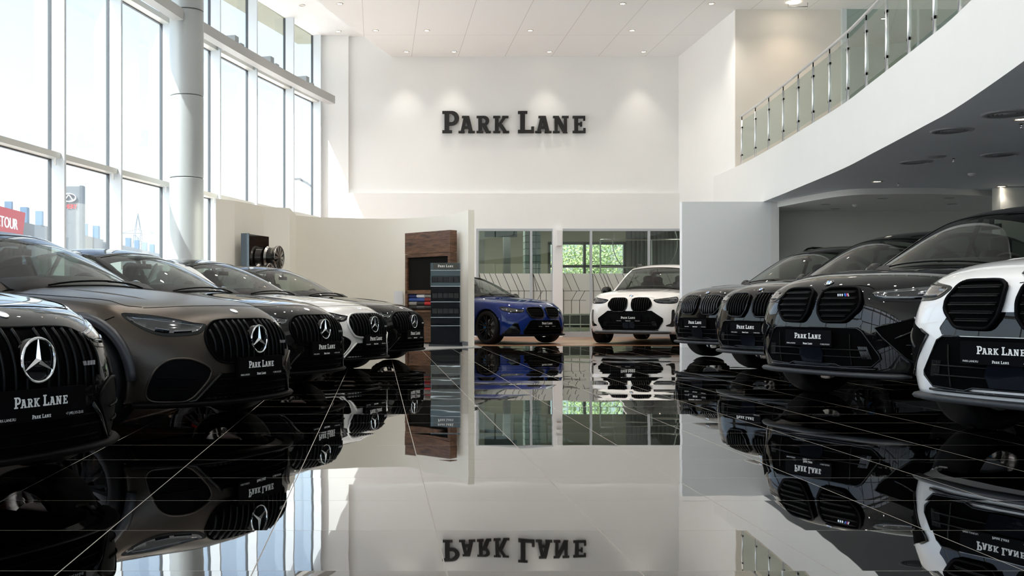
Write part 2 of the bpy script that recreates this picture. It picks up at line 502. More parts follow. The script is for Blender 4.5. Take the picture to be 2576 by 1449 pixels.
# ---- rest of the shell: right wall, rear wall with its glazing
struct(MB().box(13.2, -7.2, 0, 13.4, 28.6, ZW).build('wall_right', M_white))
rw = MB()
rw.box(-9, -7.4, 0, 13.4, -7.2, 2.0); rw.box(-9, -7.4, 7.0, 13.4, -7.2, ZW); rw.box(12, -7.4, 2.0, 13.4, -7.2, 7.0)
struct(rw.build('wall_rear', noisy('rear_wall_paint', (.30, .30, .29), (.33, .33, .32), 1.5, .75)))

wr = MB()
for x in (-8.6, -6, -3.4, -.8, 1.8, 4.4, 7.0, 9.6, 12): wr.box(x - .04, -7.4, 2.0, x + .04, -7.2, 7.0)
for z in (2.0, 4.2, 6.96): wr.box(-9, -7.38, z - .04, 12, -7.22, z + .04)
w = struct(wr.build('window_60', M_grey_alu))
MB().box(-9, -7.31, 2.0, 12, -7.30, 7.0).build('pane', M_pane, w)
portal((1.5, -7.45, 4.5), (PI / 2, 0, PI), 21, 5.2)

# ---- glass front: one window per bay, each with its fin, gasket, transoms and pane
fin_y = [28.3, 26.6, 24.5, 22.6, 20.45, 18.4, 16.5, 14.5, 12.5, 10.5, 8.5, 6.5, 4.5, 2.5, .5, -1.5, -3.5, -5.5, -7.2]
M_fin = principled('white_fin', (.66, .70, .74), .4, .1)
M_trans = principled('transom_grey', (.66, .66, .62), .45, .2)
for i in range(len(fin_y) - 1):
    y1, y0 = fin_y[i], fin_y[i + 1]
    mb = MB(); n, tt = fac_n(y1)
    c = Vector((fac(y1), y1, 0)) - n * .11
    mb.obox(c + Vector((0, 0, ZW / 2)), n, tt, (0, 0, 1), .11, .03, ZW / 2, 0)
    g = Vector((fac(y1), y1, 0)) - n * .245
    mb.obox(g + Vector((0, 0, ZW / 2)), n, tt, (0, 0, 1), .03, .034, ZW / 2, 1)
    A = Vector((fac(y1), y1, 0)) - n * .22; n0, t0 = fac_n(y0); B = Vector((fac(y0), y0, 0)) - n0 * .22
    nm = (n + n0).normalized()
    for z, dz in ((.06, .05), (3.13, .045), (6.24, .05)):
        mb.beam(A + nm * .075 + Vector((0, 0, z)), B + nm * .075 + Vector((0, 0, z)), .17, dz * 2, mi=2)
        mb.beam(A - nm * .03 + Vector((0, 0, z)), B - nm * .03 + Vector((0, 0, z)), .05, dz * 2 + .03, mi=1)
    wo_ = mb.build('window_%d' % (i + 1), None, mats=[M_fin, M_alu_dark, M_trans])
    struct(wo_)
    pm = MB()
    A2 = A - nm * .03; B2 = B - nm * .03
    pm.beam(A2 + Vector((0, 0, ZW / 2)), B2 + Vector((0, 0, ZW / 2)), .008, ZW)
    pm.build('pane', M_pane, wo_)
    br = MB()                                            # little bracket under the lower transom
    q = A + tt * -.09 + n * .1 + Vector((0, 0, 3.04))
    br.obox(q, n, tt, (0, 0, 1), .02, .008, .06)
    br.build('bracket', M_white_plain, wo_)
# portals along the curved front
for ya, yb in ((-7, 2), (2, 11), (11, 20), (20, 28.3)):
    P0 = Vector((fac(ya) - .4, ya, 0)); P1 = Vector((fac(yb) - .4, yb, 0)); d = (P1 - P0)
    mid = (P0 + P1) / 2; ang = math.atan2(d.y, d.x)
    portal((mid.x, mid.y, ZW / 2), Matrix.Rotation(ang, 4, 'Z').to_3x3().to_4x4().to_euler() if 0 else Euler((PI / 2, 0, ang)), d.length, ZW)

# ---- square beam on stubs, and the round column
def off(y, o, z):
    n, tt = fac_n(y); return Vector((fac(y), y, 0)) + n * o + Vector((0, 0, z))
M_beam = principled('beam_grey_paint', (.45, .45, .44), .45)
colY = 20.05; colX = fac(colY) + .42
def beam_obj(ya, yb, label):
    mb = MB(); k = 6
    for i in range(k):
        a = ya + (yb - ya) * i / k; b = ya + (yb - ya) * (i + 1) / k
        mb.beam(off(a, .42, 6.15), off(b, .42, 6.15), .2, .2)
    o = mb.build('steel_beam', M_beam)
    tag(o, label, 'beam')
    for y in fin_y[:-2]:
        if ya < y < yb and abs(y - colY) > .6:
            s = MB(); n, tt = fac_n(y)
            s.obox(off(y, .17, 6.34), n, tt, (0, 0, 1), .20, .10, .13); s.obox(off(y, .40, 6.27), n, tt, (0, 0, 1), .1, .09, .03)
            s.build('stub_bracket', principled('stub_grey', (.33, .36, .38), .5), o)
    return o
beam_obj(colY + .28, 28.0, 'grey square steel beam running from the round column to the back wall')
beam_obj(-6.5, colY - .28, 'grey square steel beam entering the round column from the left top')
colm = empty('round_column', (colX, colY, 0), 0, 'tall round pale grey metal column beside the window wall', 'column')
M_col = principled('column_cladding', (.38, .40, .40), .38, .3)
zs = [0, 1.65, 3.2, 4.72, 6.3, 7.9]
for a, b in zip(zs, zs[1:]):
    MB().lathe([(.0, a + .008), (.305, a + .008), (.315, a + .018), (.315, b - .014), (.305, b - .004), (0, b - .004)], 64).build('cladding_ring', M_col, colm, autos=30)
MB().lathe([(.298, 0), (.298, 7.94)], 40).build('core', M_alu_dark, colm, smooth=True)

# ---- wall sign
sg = empty('wall_sign', (3.61, YB + .1, 5.68), 0, 'large black raised PARK LANE lettering on the white back wall', 'sign')
H = .585
for ch_, x, s in SIGN:
    mb = MB()
    for i_, poly in enumerate(slab_quads(ch_, x - SIGN_W / 2, s, H)):
        bot = [(a, -.03, b - H / 2) for a, b in poly]; top = [(a, -.09 - .0003 * i_, b - H / 2) for a, b in poly]
        n = len(poly)
        mb.add(bot + top, [tuple(range(n, 2 * n)), tuple(range(n - 1, -1, -1))] + [(i, (i + 1) % n, (i + 1) % n + n, i + n) for i in range(n)])
    mb.box(.2 * H * s + (x - SIGN_W / 2) * H, -.03, -H * .2, .25 * H * s + (x - SIGN_W / 2) * H, 0.0, -H * .15)
    mb.build('letter', M_letter, sg)

# ---- curved screen wall on the left, and the niche beside it
cs = cr_interp([Vector(p) for p in [(-1.93, 22.9, 0), (-1.55, 23.75, 0), (-.62, 24.2, 0), (.0, 24.35, 0), (.53, 24.3, 0), (1.0, 24.0, 0), (1.4, 23.5, 0), (1.7, 22.85, 0), (1.86, 22.1, 0)]], 5)
def thick(pts, w, z0, z1, mb, capw=None):
    L_ = []; R_ = []
    for i, p in enumerate(pts):
        d = (pts[min(i + 1, len(pts) - 1)] - pts[max(i - 1, 0)]).normalized(); n = Vector((-d.y, d.x, 0))
        L_.append((p.x, p.y)); R_.append((p.x + n.x * w, p.y + n.y * w))
    return mb.prism(L_ + R_[::-1], z0, z1)
struct(thick(cs, .13, 0, 2.80, MB()).build('wall_curved', M_cream, autos=30))
struct(thick([p + Vector((.0, -.0, 0)) for p in cs], -.015, 0, .09, MB()).build('baseboard_curved', M_plinth))
nk = MB()
nk.prism([(-2.92, 19.42), (-2.63, 19.8), (-2.22, 21.0), (-1.74, 21.3), (-1.74, 22.9), (-2.3, 22.9), (-3.0, 21.9)], 0, 2.765)
struct(nk.build('wall_niche', M_cream))

# ---- partition glazing in the opening
M_film = thin_glass('frosted_film', (.8, .8, .78), 1.5, .0, .82, (.66, .68, .64))
M_slit = principled('etched_line', (.03, .04, .035), .4)
fx = [2.60, 4.02, 4.60, 5.60, 7.13, 8.05]
for i in range(len(fx) - 1):
    a, b = fx[i], fx[i + 1]
    fr = MB()
    fr.box(a, YB - .02, .14, a + .06, YB + .06, 2.80); fr.box(a, YB - .02, 0, b, YB + .06, .14); fr.box(a, YB - .02, 2.80, b, YB + .06, 2.862)
    o = struct(fr.build('window_%d' % (30 + i), M_grey_alu))
    MB().box(a + .06, YB + .015, .14, b, YB + .023, 2.80).build('pane', M_inner_glass, o)
    MB().box(a + .06, YB + .010, .62, b, YB + .013, 1.68).build('frosted_film', M_film, o)
    sl = MB(); y = YB + .008; w = .006
    random.seed(i + 3)
    x = a + .1
    def ln(x0, z0, x1, z1, ww=.007):
        sl.add([(x0 - ww, y, z0), (x0 + ww, y, z0), (x1 + ww, y, z1), (x1 - ww, y, z1)], [(0, 1, 2, 3)])
    def hl(x0, x1, z): sl.add([(x0, y, z - .005), (x1, y, z - .005), (x1, y, z + .005), (x0, y, z + .005)], [(0, 1, 2, 3)])
    hl(a + .06, b, 1.22); hl(a + .3, b - .1, .97)
    while x < b - .1:
        g = random.choice([.09, .15, .21])
        if x + .0 < b - .05:
            top = min(max(x - .2, a + .08), b)
            ln(x, 1.22, top, 1.68)
            s_ = random.choice([0, 0, .14])
            if x + s_ < b - .02: ln(x, .97, x + s_, 1.22)
            ln(x, .62, x, .97)
        x += g
    sl.build('etched_pattern', M_slit, o)
struct(MB().box(4.62, YB - .14, 0, 4.86, YB - .02, 2.865).build('trim_2', M_white))
tag(MB().box(4.70, YB - .24, 2.40, 4.82, YB - .14, 2.8).build('wall_speaker', M_white_plain), 'small white box speaker at the top of the white post in the glass wall', 'speaker')

# ---- workshop behind the glass
YW = 36.0
M_ws = noisy('workshop_wall_paint', (.40, .39, .31), (.44, .43, .35), 1.0, .8)
M_wsd = noisy('workshop_metal_panel', (.13, .14, .14), (.16, .17, .17), .8, .6)
wsd = MB(); wsd.box(.5, YW, 0, 5.7, YW + .2, 4.2); wsd.box(5.7, YW, 0, 8.3, YW + .2, 1.35); wsd.box(5.7, YW, 2.95, 8.3, YW + .2, 4.2)
struct(wsd.build('wall_workshop', M_ws))
struct(MB().box(8.3, YW, 0, 12.5, YW + .2, 4.2).build('wall_workshop', M_wsd))
struct(MB().box(.3, YB + .4, -.1, 12.5, YW + .2, 0).build('floor_workshop', principled('grey_concrete', (.30, .30, .28), .5)))
struct(MB().box(.3, YB + .35, 3.9, 12.5, YW + .2, 4.1).build('ceiling_workshop', M_wsd))
struct(MB().box(.3, YB + .4, 0, .5, YW, 4.1).build('wall_workshop', M_ws))
struct(MB().box(12.4, YB + .4, 0, 12.6, YW, 4.1).build('wall_workshop', M_ws))
gd = MB()
for x in (5.7, 6.88, 8.22): gd.box(x, YW - .05, 1.35, x + .08, YW + .1, 2.95)
for z in (1.35, 2.1, 2.87): gd.box(5.7, YW - .05, z, 8.3, YW + .1, z + .09)
o = struct(gd.build('window_40', principled('dark_frame', (.05, .055, .05), .5)))
MB().box(5.7, YW + .06, 1.35, 8.3, YW + .07, 2.95).build('pane', M_pane, o)
cf = MB()
for k in range(28): cf.box(8.5 + k * .14, YW - .06, 1.3, 8.57 + k * .14, YW - .01, 3.5)
tag(cf.build('roller_shutter', M_wsd), 'dark ribbed metal shutter at the back of the workshop', 'shutter')
# big window ceiling lamp strips give the workshop its own light
for x in (3.2, 6.2, 9.4):
    l = bpy.data.lights.new('workshop_light', 'AREA'); l.energy = 55; l.size = 1.2; l.size_y = .2; l.shape = 'RECTANGLE'; l.color = (1, .97, .85)
    lo = bpy.data.objects.new('workshop_light', l); lo.location = (x, 32, 3.84); COL.objects.link(lo)
    tag(MB().box(x - .6, 31.9, 3.85, x + .6, 32.1, 3.9).build('workshop_lamp', principled('tube_lamp', (1, 1, 1), .5, emit=(1, .98, .9), estr=4)),
        'slim strip lamp on the workshop ceiling, ' + {3.2: 'left one', 6.2: 'middle one', 9.4: 'right one'}[x], 'lamp', 'workshop strip lamps')
# glass block pier and yellow pier in the workshop
pz = MB().box(4.25, 31.0, 0, 4.7, 31.45, 3.9)
M_gb = principled('glass_block', (.35, .45, .48), .15)
n_ = M_gb.node_tree; brk = n_.nodes.new('ShaderNodeTexBrick'); tcc = n_.nodes.new('ShaderNodeNewGeometry'); brk.offset = 0
mpg = n_.nodes.new('ShaderNodeMapping'); mpg.inputs['Rotation'].default_value = (PI / 2, 0, 0)
brk.inputs['Scale'].default_value = 1; brk.inputs['Brick Width'].default_value = .19; brk.inputs['Row Height'].default_value = .19; brk.inputs['Mortar Size'].default_value = .008
brk.inputs['Color1'].default_value = (.38, .50, .54, 1); brk.inputs['Color2'].default_value = (.55, .66, .68, 1); brk.inputs['Mortar'].default_value = (.08, .1, .11, 1)
n_.links.new(tcc.outputs['Position'], mpg.inputs[0]); n_.links.new(mpg.outputs[0], brk.inputs['Vector']); n_.links.new(brk.outputs['Color'], n_.nodes['Principled BSDF'].inputs['Base Color'])
tag(pz.build('glass_block_pier', M_gb), 'square pier of pale glass blocks seen through the left glass bay', 'pillar')
tag(MB().box(2.95, 31.2, 0, 3.1, 31.5, 3.9).build('pale_post', M_white), 'slim pale post behind the left glass bay', 'post')
tag(MB().box(3.78, 32.2, 0, 3.98, 32.5, 3.9).build('dark_post', M_wsd), 'dark upright post behind the left glass bay', 'post')
hb = MB(); 
for k in range(5): hb.box(3.05 + k * .18, 30.0, 3.0, 3.12 + k * .18, 30.3, 3.5)
for x_ in (3.1, 3.8): hb.box(x_, 30.1, 3.4, x_ + .03, 30.13, 3.9)
hb.box(3.0, 29.98, 3.02, 3.9, 30.02, 3.08); hb.box(3.0, 29.98, 3.3, 3.9, 30.02, 3.36); hb.box(3.0, 30.1, 2.75, 3.9, 30.14, 3.5)
tag(hb.build('duct_unit', principled('duct_blue_grey', (.12, .17, .20), .4)), 'blue grey duct unit under the workshop ceiling at the left', 'duct')
# standing round mirror disc and rail, tiled roller machine
rd = MB().lathe([(.98, -.02), (1.0, -.02), (1.0, .02), (.98, .02)], 48, 'y', (8.2, 33, 2.75), close=True)
rd.tube([(8.2, 33, 3.74), (8.2, 33, 3.91)], .008, 6)
tag(rd.build('hoop', principled('hoop_grey', (.10, .11, .10), .4)), 'large thin dark hoop hanging in the workshop', 'hoop')
pr = MB()
for z in (1.95, 2.75): pr.tube([(6.5, 31.4, z), (8.9, 31.4, z)], .02, 8)
for x in (6.5, 8.0, 8.9): pr.tube([(x, 31.4, 0), (x, 31.4, 2.75)], .022, 8)
tag(pr.build('pipe_rack', M_steel), 'thin steel pipe rack standing in the workshop', 'rack')
tk = empty('workshop_bench', (5.7, 30.6, 0), 0, 'low dark bench with a steel pipe frame behind the frosted glass', 'bench')
MB().box(-.9, -.3, .22, .9, .3, .56).build('bench_top', principled('bench_green', (.05, .07, .06), .35), tk)
fm = MB()
for x in (-.6, -.3, .0, .3): fm.tube([(x, -.34, .0), (x, -.34, .6)], .018, 8)
fm.tube([(-.9, -.34, .3), (.9, -.34, .3)], .018, 8); fm.tube([(-.6, -.34, .6), (.3, -.34, .6)], .018, 8)
fm.build('pipe_frame', M_steel, tk)

# trees seen through the workshop window
random.seed(11)
M_leaf = noisy('leaf_green', (.20, .28, .09), (.36, .44, .18), 3, .6)
for (tx, ty, cr_, lab) in ((8.6, 43, 1.7, 'bright green leafy tree behind the right side of the workshop window'), (6.3, 46, 1.3, 'smaller sparse green tree behind the left of the workshop window')):
    tr = empty('tree', (tx, ty, 0), 0, lab, 'tree')
    MB().tube([(0, 0, -.2), (.05, 0, 1.2), (0, .05, 2.6)], [.12, .09, .05], 8).build('trunk', principled('bark', (.08, .06, .04), .9), tr)
    lv = MB(); cnt = 5200 if cr_ > 1.4 else 900
    for _ in range(cnt):
        d = Vector((random.gauss(0, 1), random.gauss(0, 1), random.gauss(0, 1))).normalized() * cr_ * random.random() ** .45
        c = d + Vector((0, 0, 2.4)); a = Vector((random.gauss(0, 1), random.gauss(0, 1), random.gauss(0, 1))).normalized(); b = a.orthogonal().normalized(); r = .06
        lv.add([c + a * r, c + b * r * .6, c - a * r, c - b * r * .6], [(0, 1, 2, 3)])
    lv.build('crown', M_leaf, tr)

# ---- downlights in the main ceiling
def downlight(name, x, y, z, r, label, group, on=True, dim=False):
    e = empty(name, (x, y, z), 0, label, 'ceiling light', group)
    MB().lathe([(r * .72, .0), (r * .80, -.012), (r, -.010), (r * 1.02, .002), (r * .72, .002)], 24).build('ring', M_lamp_ring, e, smooth=True)
    MB().lathe([(0, -.004), (r * .72, -.004)], 24).build('lamp', (M_lamp if on else M_lamp_ring), e)
    return e
def spot(x, y, z, e, size=70, blend=.9, col=(1, .91, .80)):
    l = bpy.data.lights.new('downlight_beam', 'SPOT'); l.energy = e; l.spot_size = math.radians(size); l.spot_blend = blend; l.color = col; l.shadow_soft_size = .05
    o = bpy.data.objects.new('downlight_beam', l); o.location = (x, y, z - .03); COL.objects.link(o)
ordn = ['first', 'second', 'third', 'fourth', 'fifth', 'sixth', 'seventh']
rows = [(27.96, [.745, 1.985, 4.46, 6.91], 'in the row nearest the back wall'),
        (25.8, [-.05, 1.18, 3.66, 6.10], 'in the second row from the back wall'),
        (23.5, [-.83, 5.35, 7.29], 'in the third row from the back wall')]
for y, xs, w in rows:
    for k, x in enumerate(xs):
        downlight('downlight', x, y, ZC, .075, 'small recessed ceiling light, %s from left %s' % (ordn[k], w), 'main ceiling lights')
        spot(x, y, ZC, 60 if y > 27 else 110, 70 if y > 27 else 120)
for x, y, on, lab in ((-1.02, 27.9, True, 'lit recessed light in the high ceiling strip beside the windows'), (-1.79, 25.5, False, 'unlit recessed light in the high ceiling strip beside the windows')):
    downlight('downlight', x, y, ZW, .075, lab, None, on)
# the rows overhead go on over the cars; the photo shows them as sparkles in the paint
k = 0
for y in (21.2, 18.8, 16.4, 14.0, 11.6, 9.2, 6.8):
    for x in (-1.9, 1.2, 4.3):
        if x < fac(y) + 2.0: continue
        downlight('downlight', x, y, ZC, .08, 'recessed ceiling light above the frame, mirrored in the car paint', 'overhead ceiling lights')
        spot(x, y, ZC, 150, 120, 1, (1, .94, .86))

# ---- gallery railing
gx = [1859, 1893, 1926, 1962, 1999, 2036, 2077, 2122, 2168, 2219, 2273, 2336, 2399, 2470]
def gal_at_px(px):
    best = None
    for a, b in zip(galc, galc[1:]):
        for u in [k / 20 for k in range(20)]:
            p = a.lerp(b, u)
            if p.y < 1: continue
            d = abs(950 + F * p.x / p.y - px)
            if best is None or d < best[0]: best = (d, p.copy(), (b - a).normalized())
    return best[1], best[2]
rl = empty('gallery_railing', (7, 16, 3.89), 0, 'curved steel and glass railing along the edge of the white gallery', 'railing')
posts = []
for px in gx:
    p, d = gal_at_px(px); n = Vector((-d.y, d.x, 0))
    if n.x < 0: n = -n
    posts.append((p + n * .06, d, n))
org = Vector((7, 16, 3.89))
for p, d, n in posts:
    b = p - org; b.z = 0
    MB().tube([b, b + Vector((0, 0, .98))], .021, 10).build('post', M_steel, rl, smooth=True)
    cp = MB()
    for z in (.22, .82):
        for sgn in (-1, 1): cp.obox(b + d * .038 * sgn + Vector((0, 0, z)), d, n, (0, 0, 1), .016, .014, .016)
    cp.tube([b + Vector((0, 0, .96)), b + Vector((0, 0, 1.06))], .010, 8)
    cp.build('clamp', M_black_satin, rl)
for (p, d, n), (p2, d2, n2) in zip(posts, posts[1:]):
    a = p - org; b = p2 - org; a.z = b.z = 0; dd = (b - a).normalized()
    MB().beam(a + dd * .05 + Vector((0, 0, .53)), b - dd * .05 + Vector((0, 0, .53)), .01, .86).build('glass_panel', M_rail_glass, rl)
hp = [(p - org) for p, d, n in posts]
for q in hp: q.z = 1.08
e0 = hp[0] + (hp[0] - hp[1]) * .12
hp = cr_interp(hp, 4)
MB().tube([e0] + hp, .026, 12).build('handrail', M_steel, rl, smooth=True)

# glazed rooms on the gallery
gg = MB()
gg.box(10.32, 23.9, 3.89, 10.42, 24.0, ZC); gg.box(12.0, 23.92, 3.89, 12.04, 23.98, ZC)
o = struct(gg.build('window_50', principled('pale_metal_post', (.62, .68, .70), .4)))
MB().box(10.42, 23.94, 3.89, 13.2, 23.95, ZC).build('pane', M_rail_glass, o)
struct(MB().box(10.4, 26.5, 3.89, 13.2, 26.6, ZC).build('wall_gallery_room', M_cream))
dr = MB(); dr.box(12.1, 26.42, 3.89, 12.2, 26.5, 6.1); dr.box(12.95, 26.42, 3.89, 13.05, 26.5, 6.1); dr.box(12.1, 26.42, 6.0, 13.05, 26.5, 6.1)
struct(dr.build('door_1', M_white))

# ---- fittings under the gallery
def U(px, py, z=2.91):
    y = (z - CAM_H) * F / (768 - py); return (px - 950) / F * y, y
M_vent = principled('vent_grey', (.42, .44, .46), .4)
for px, py, dia, lab in ((2540, 285, .54, 'largest round ceiling diffuser under the gallery, nearest the right edge'), (2395, 328, .46, 'second nearest round ceiling diffuser under the gallery'),
                    (2517, 388, .48, 'round ceiling diffuser under the gallery near the right edge, behind the largest one'), (2305, 407, .44, 'furthest left round ceiling diffuser under the gallery')):
    x, y = U(px, py); v = empty('ceiling_diffuser', (x, y, 2.91), 0, lab, 'vent', 'round diffusers under the gallery')
    MB().lathe([(dia * .42, .0), (dia * .40, -.02), (dia * .5, -.012), (dia * .52, .0)], 36).build('rim', M_vent, v, smooth=True)
    for r in (.36, .28, .20, .12): MB().lathe([(dia * r, -.004), (dia * (r - .01), -.016), (dia * (r - .05), -.004)], 30).build('louvre_ring', M_vent, v, smooth=True)
    MB().lathe([(0, -.002), (dia * .4, -.002)], 30).build('throat', M_alu_dark, v)
for i, (px, py) in enumerate(((2570, 299), (2206, 456), (2519, 468))):
    x, y = U(px, py); downlight('downlight', x, y, 2.91, .09, 'lit round light under the gallery, ' + ['at the right edge of the picture', 'left one near the step', 'far one near the right edge'][i], 'gallery underside lights')
    spot(x, y, 2.91, 8, 110)
x, y = U(2355, 394)
tag(MB().lathe([(0, -.012), (.11, -.012), (.13, 0)], 24, c=(x, y, 2.91)).build('ceiling_plate', M_vent, smooth=True), 'small round blank plate between the ceiling diffusers', 'plate')
def detector(px, py, z, lab):
    x, y = U(px, py, z)
    tag(MB().lathe([(0, -.045), (.035, -.045), (.04, -.03), (.055, -.028), (.06, 0)], 20, c=(x, y, z)).build('smoke_detector', M_white_plain, smooth=True), lab, 'smoke detector')
detector(2445, 436, 2.91, 'white smoke detector in the higher grey ceiling under the gallery')
detector(2152, 515, 2.80, 'white smoke detector in the lower ceiling step under the gallery')
for i, (px, py) in enumerate(((2076, 514), (2220, 499), (2388, 498), (2102, 525), (2395, 513))):
    x, y = U(px, py, 2.80)
    tag(MB().lathe([(0, -.008), (.08, -.008), (.10, 0)], 20, c=(x, y, 2.80)).build('ceiling_fitting', M_vent, smooth=True),
        'small unlit round fitting in the lower ceiling step, ' + ['far left one', 'second from left in the front row', 'right one in the front row', 'rear left one', 'rear right one'][i], 'ceiling fitting')
for i, (px, py) in enumerate(((2260, 461), (2399, 399), (2570, 312))):
    x, y = U(px, py)
    tag(MB().lathe([(0, -.05), (.018, -.048), (.008, -.03), (.008, -.008), (.03, 0)], 12, c=(x, y, 2.91)).build('sprinkler', M_chrome, smooth=True), 'small sprinkler head under the gallery, ' + ['furthest back', 'middle one', 'nearest one at right'][i], 'sprinkler')
x, y = U(1997, 5, ZC)
ln_ = empty('pendant_lamp', (x, y, ZC), 0, 'lamp on a thin frame at the top edge above the gallery', 'lamp')
MB().lathe([(0, -.02), (.12, -.02), (.14, 0)], 24).build('lamp', M_lamp, ln_)
MB().tube([(-.12, 0, -.02), (-.12, 0, -.1), (.3, 0, -.1), (.3, 0, -.02)], .008, 6).build('frame', M_alu_dark, ln_)
spot(x, y - .1, ZC, 55, 120, 1, (1, .78, .58))
# ============================================================ FURNISHINGS
def walnut():
    m = principled('walnut_veneer', (.16, .08, .045), .4)
    n = m.node_tree; L = n.links; N = n.nodes; b = N['Principled BSDF']
    tc = N.new('ShaderNodeTexCoord'); mp = N.new('ShaderNodeMapping'); mp.inputs['Scale'].default_value = (1.2, 1.2, 9)
    nz = N.new('ShaderNodeTexNoise'); nz.inputs['Scale'].default_value = 2.2; nz.inputs['Detail'].default_value = 8; nz.inputs['Distortion'].default_value = 1.2
    cr = N.new('ShaderNodeValToRGB'); cr.color_ramp.elements[0].color = (.035, .016, .009, 1); cr.color_ramp.elements[1].color = (.185, .088, .045, 1)
    cr.color_ramp.elements[0].position = .3; cr.color_ramp.elements[1].position = .7
    L.new(tc.outputs['Object'], mp.inputs[0]); L.new(mp.outputs[0], nz.inputs['Vector']); L.new(nz.outputs['Fac'], cr.inputs[0]); L.new(cr.outputs[0], b.inputs['Base Color'])
    return m
M_walnut = walnut()
cab = empty('sample_cabinet', (.60, 23.62, .009), math.atan2(-.764, .646), 'tall walnut sample cabinet with a dark back panel against the curved wall', 'cabinet')
W = 1.42; D = .20
MB().box(0, 0, 1.95, W, D + .0, 2.41).build('top_box', M_walnut, cab)
MB().box(0, .004, 1.87, W, D, 1.942).build('rail', M_walnut, cab)
MB().box(0, .004, 1.08, W, D, 1.16).build('rail', M_walnut, cab)
for x in (0, W - .075): MB().box(x, .004, 0, x + .075, D, 1.87).build('side_panel', M_walnut, cab)
MB().box(.075, .05, 1.16, W - .075, .08, 1.87).build('back_panel', principled('charcoal_panel', (.008, .0075, .0065), .9, spec=.1), cab)
MB().box(.075, .15, .0, W - .075, .18, 1.08).build('back_panel', M_walnut, cab)
MB().box(.075, .0, .68, W - .075, D, .72).build('shelf', M_walnut, cab)
MB().box(.075, .03, .04, W - .075, .06, .50).build('door', M_walnut, cab)
cols = {'navy': (.012, .025, .13), 'white': (.7, .7, .7), 'grey': (.25, .24, .22), 'brown': (.03, .012, .008), 'blue': (.02, .06, .25), 'dark red': (.18, .012, .01), 'red': (.42, .012, .015), 'black': (.012, .012, .012), 'charcoal': (.05, .05, .05)}
rowsC = [['navy', 'white', 'grey', 'brown', 'black'], ['blue', 'blue', 'dark red', 'red', 'grey'], ['grey', 'black', 'red', 'charcoal', 'black'], ['black', 'charcoal', 'black', 'grey', 'brown']]
R_ = Matrix.Rotation(math.atan2(-.764, .646), 4, 'Z')
ordw = ['leftmost', 'second from left', 'third from left', 'fourth from left', 'rightmost']
for r, row in enumerate(rowsC):
    z = 1.035 - r * .083
    for c, nm in enumerate(row):
        x0 = .085 + c * .25; 
        p = Vector((.60, 23.62, .009)) + R_ @ Vector((x0, .075 - r * .0, z))
        m = MB().tube([(0, 0, 0), (.245, 0, 0)], .04, 16).build('leather_sample', principled('leather_' + nm.replace(' ', '_'), cols[nm], .5), autos=40)
        m.location = p; m.rotation_euler = (0, 0, math.atan2(-.764, .646))
        tag(m, '%s leather sample roll in the %s row of the walnut cabinet, %s' % (nm, ['top', 'second', 'third', 'bottom'][r], ordw[c]), 'sample', 'leather sample rolls in the cabinet')
# paper notice beside the cabinet
p0 = Vector((.40, 24.2, 0))
pn = MB(); pn.box(-.10, -.002, 0, .10, .002, .30)
o = pn.build('paper_notice', principled('white_paper', (.75, .76, .8), .6)); o.location = (.47, 24.245, .86); o.rotation_euler = (0, 0, -.25)
tag(o, 'small white paper sheet on the curved wall left of the walnut cabinet', 'paper')

# glossy black sample stand
ds = empty('display_stand', (1.375, 21.9, .009), 0, 'glossy black accessory tower with a PARK LANE header and drawers', 'display stand')
M_stand = principled('stand_black_gloss', (.002, .003, .005), .06, coat=.8, spec=.3)
M_stand_blue_refl = principled('stand_blue_reflection', (.07, .095, .11), .2, .6)  # bluish glazing reflection on the upper black stand, put into the colour
MB().box(-.34, -.17, 0, .34, .17, .03).build('base', M_stand, ds); MB().box(-.33, -.16, .03, .33, .16, .085).build('base', M_stand, ds)
MB().box(-.30, -.12, .085, .30, .12, .25).build('drawer', M_stand, ds)
hd = MB().box(-.30, -.12, 1.555, .30, .12, 1.69).build('header', M_stand_blue_refl, ds)
MB().box(-.25, -.125, 1.57, .27, -.12, 1.68).build('sign_plate', M_stand, hd)
tm = MB(); slab_text(tm, (.0, -.128, 1.625), (1, 0, 0), (0, 0, 1), (0, -1, 0), .048, .002); tm.build('lettering', M_print, hd)
zs = [.25, .42, .59, .905, 1.22, 1.545]
for i, (a, b) in enumerate(zip(zs, zs[1:])):
    top = i == 4
    dwr = MB()
    if b - a > .3:
        dwr.box(-.30, -.02, a, .30, .12, b); dwr.box(-.30, -.12, a, -.285, -.02, b); dwr.box(.285, -.12, a, .30, -.02, b)
        dwr.box(-.285, -.12, b - .12, .285, -.02, b); dwr.box(-.285, -.12, a, .285, -.02, a + .07)
        o = dwr.build('shelf_unit', M_stand_blue_refl if top else M_stand, ds)
        for k in range(5):
            MB().box(-.27 + k * .11, -.10, a + .075, -.17 + k * .11, -.03, b - .14).build('sample_tile', principled('dark_sample', (.010, .010, .012), .5), o)
    else:
        dwr.box(-.30, -.12, a, .30, .12, b); o = dwr.build('drawer', M_stand, ds)
    MB().box(-.302, -.126, b - .008, .302, -.12, b).build('silver_edge', M_steel, o)
MB().box(.285, -.122, .085, .302, .122, 1.69).build('side_trim', principled('side_grey', (.10, .11, .12), .15, .3), ds)

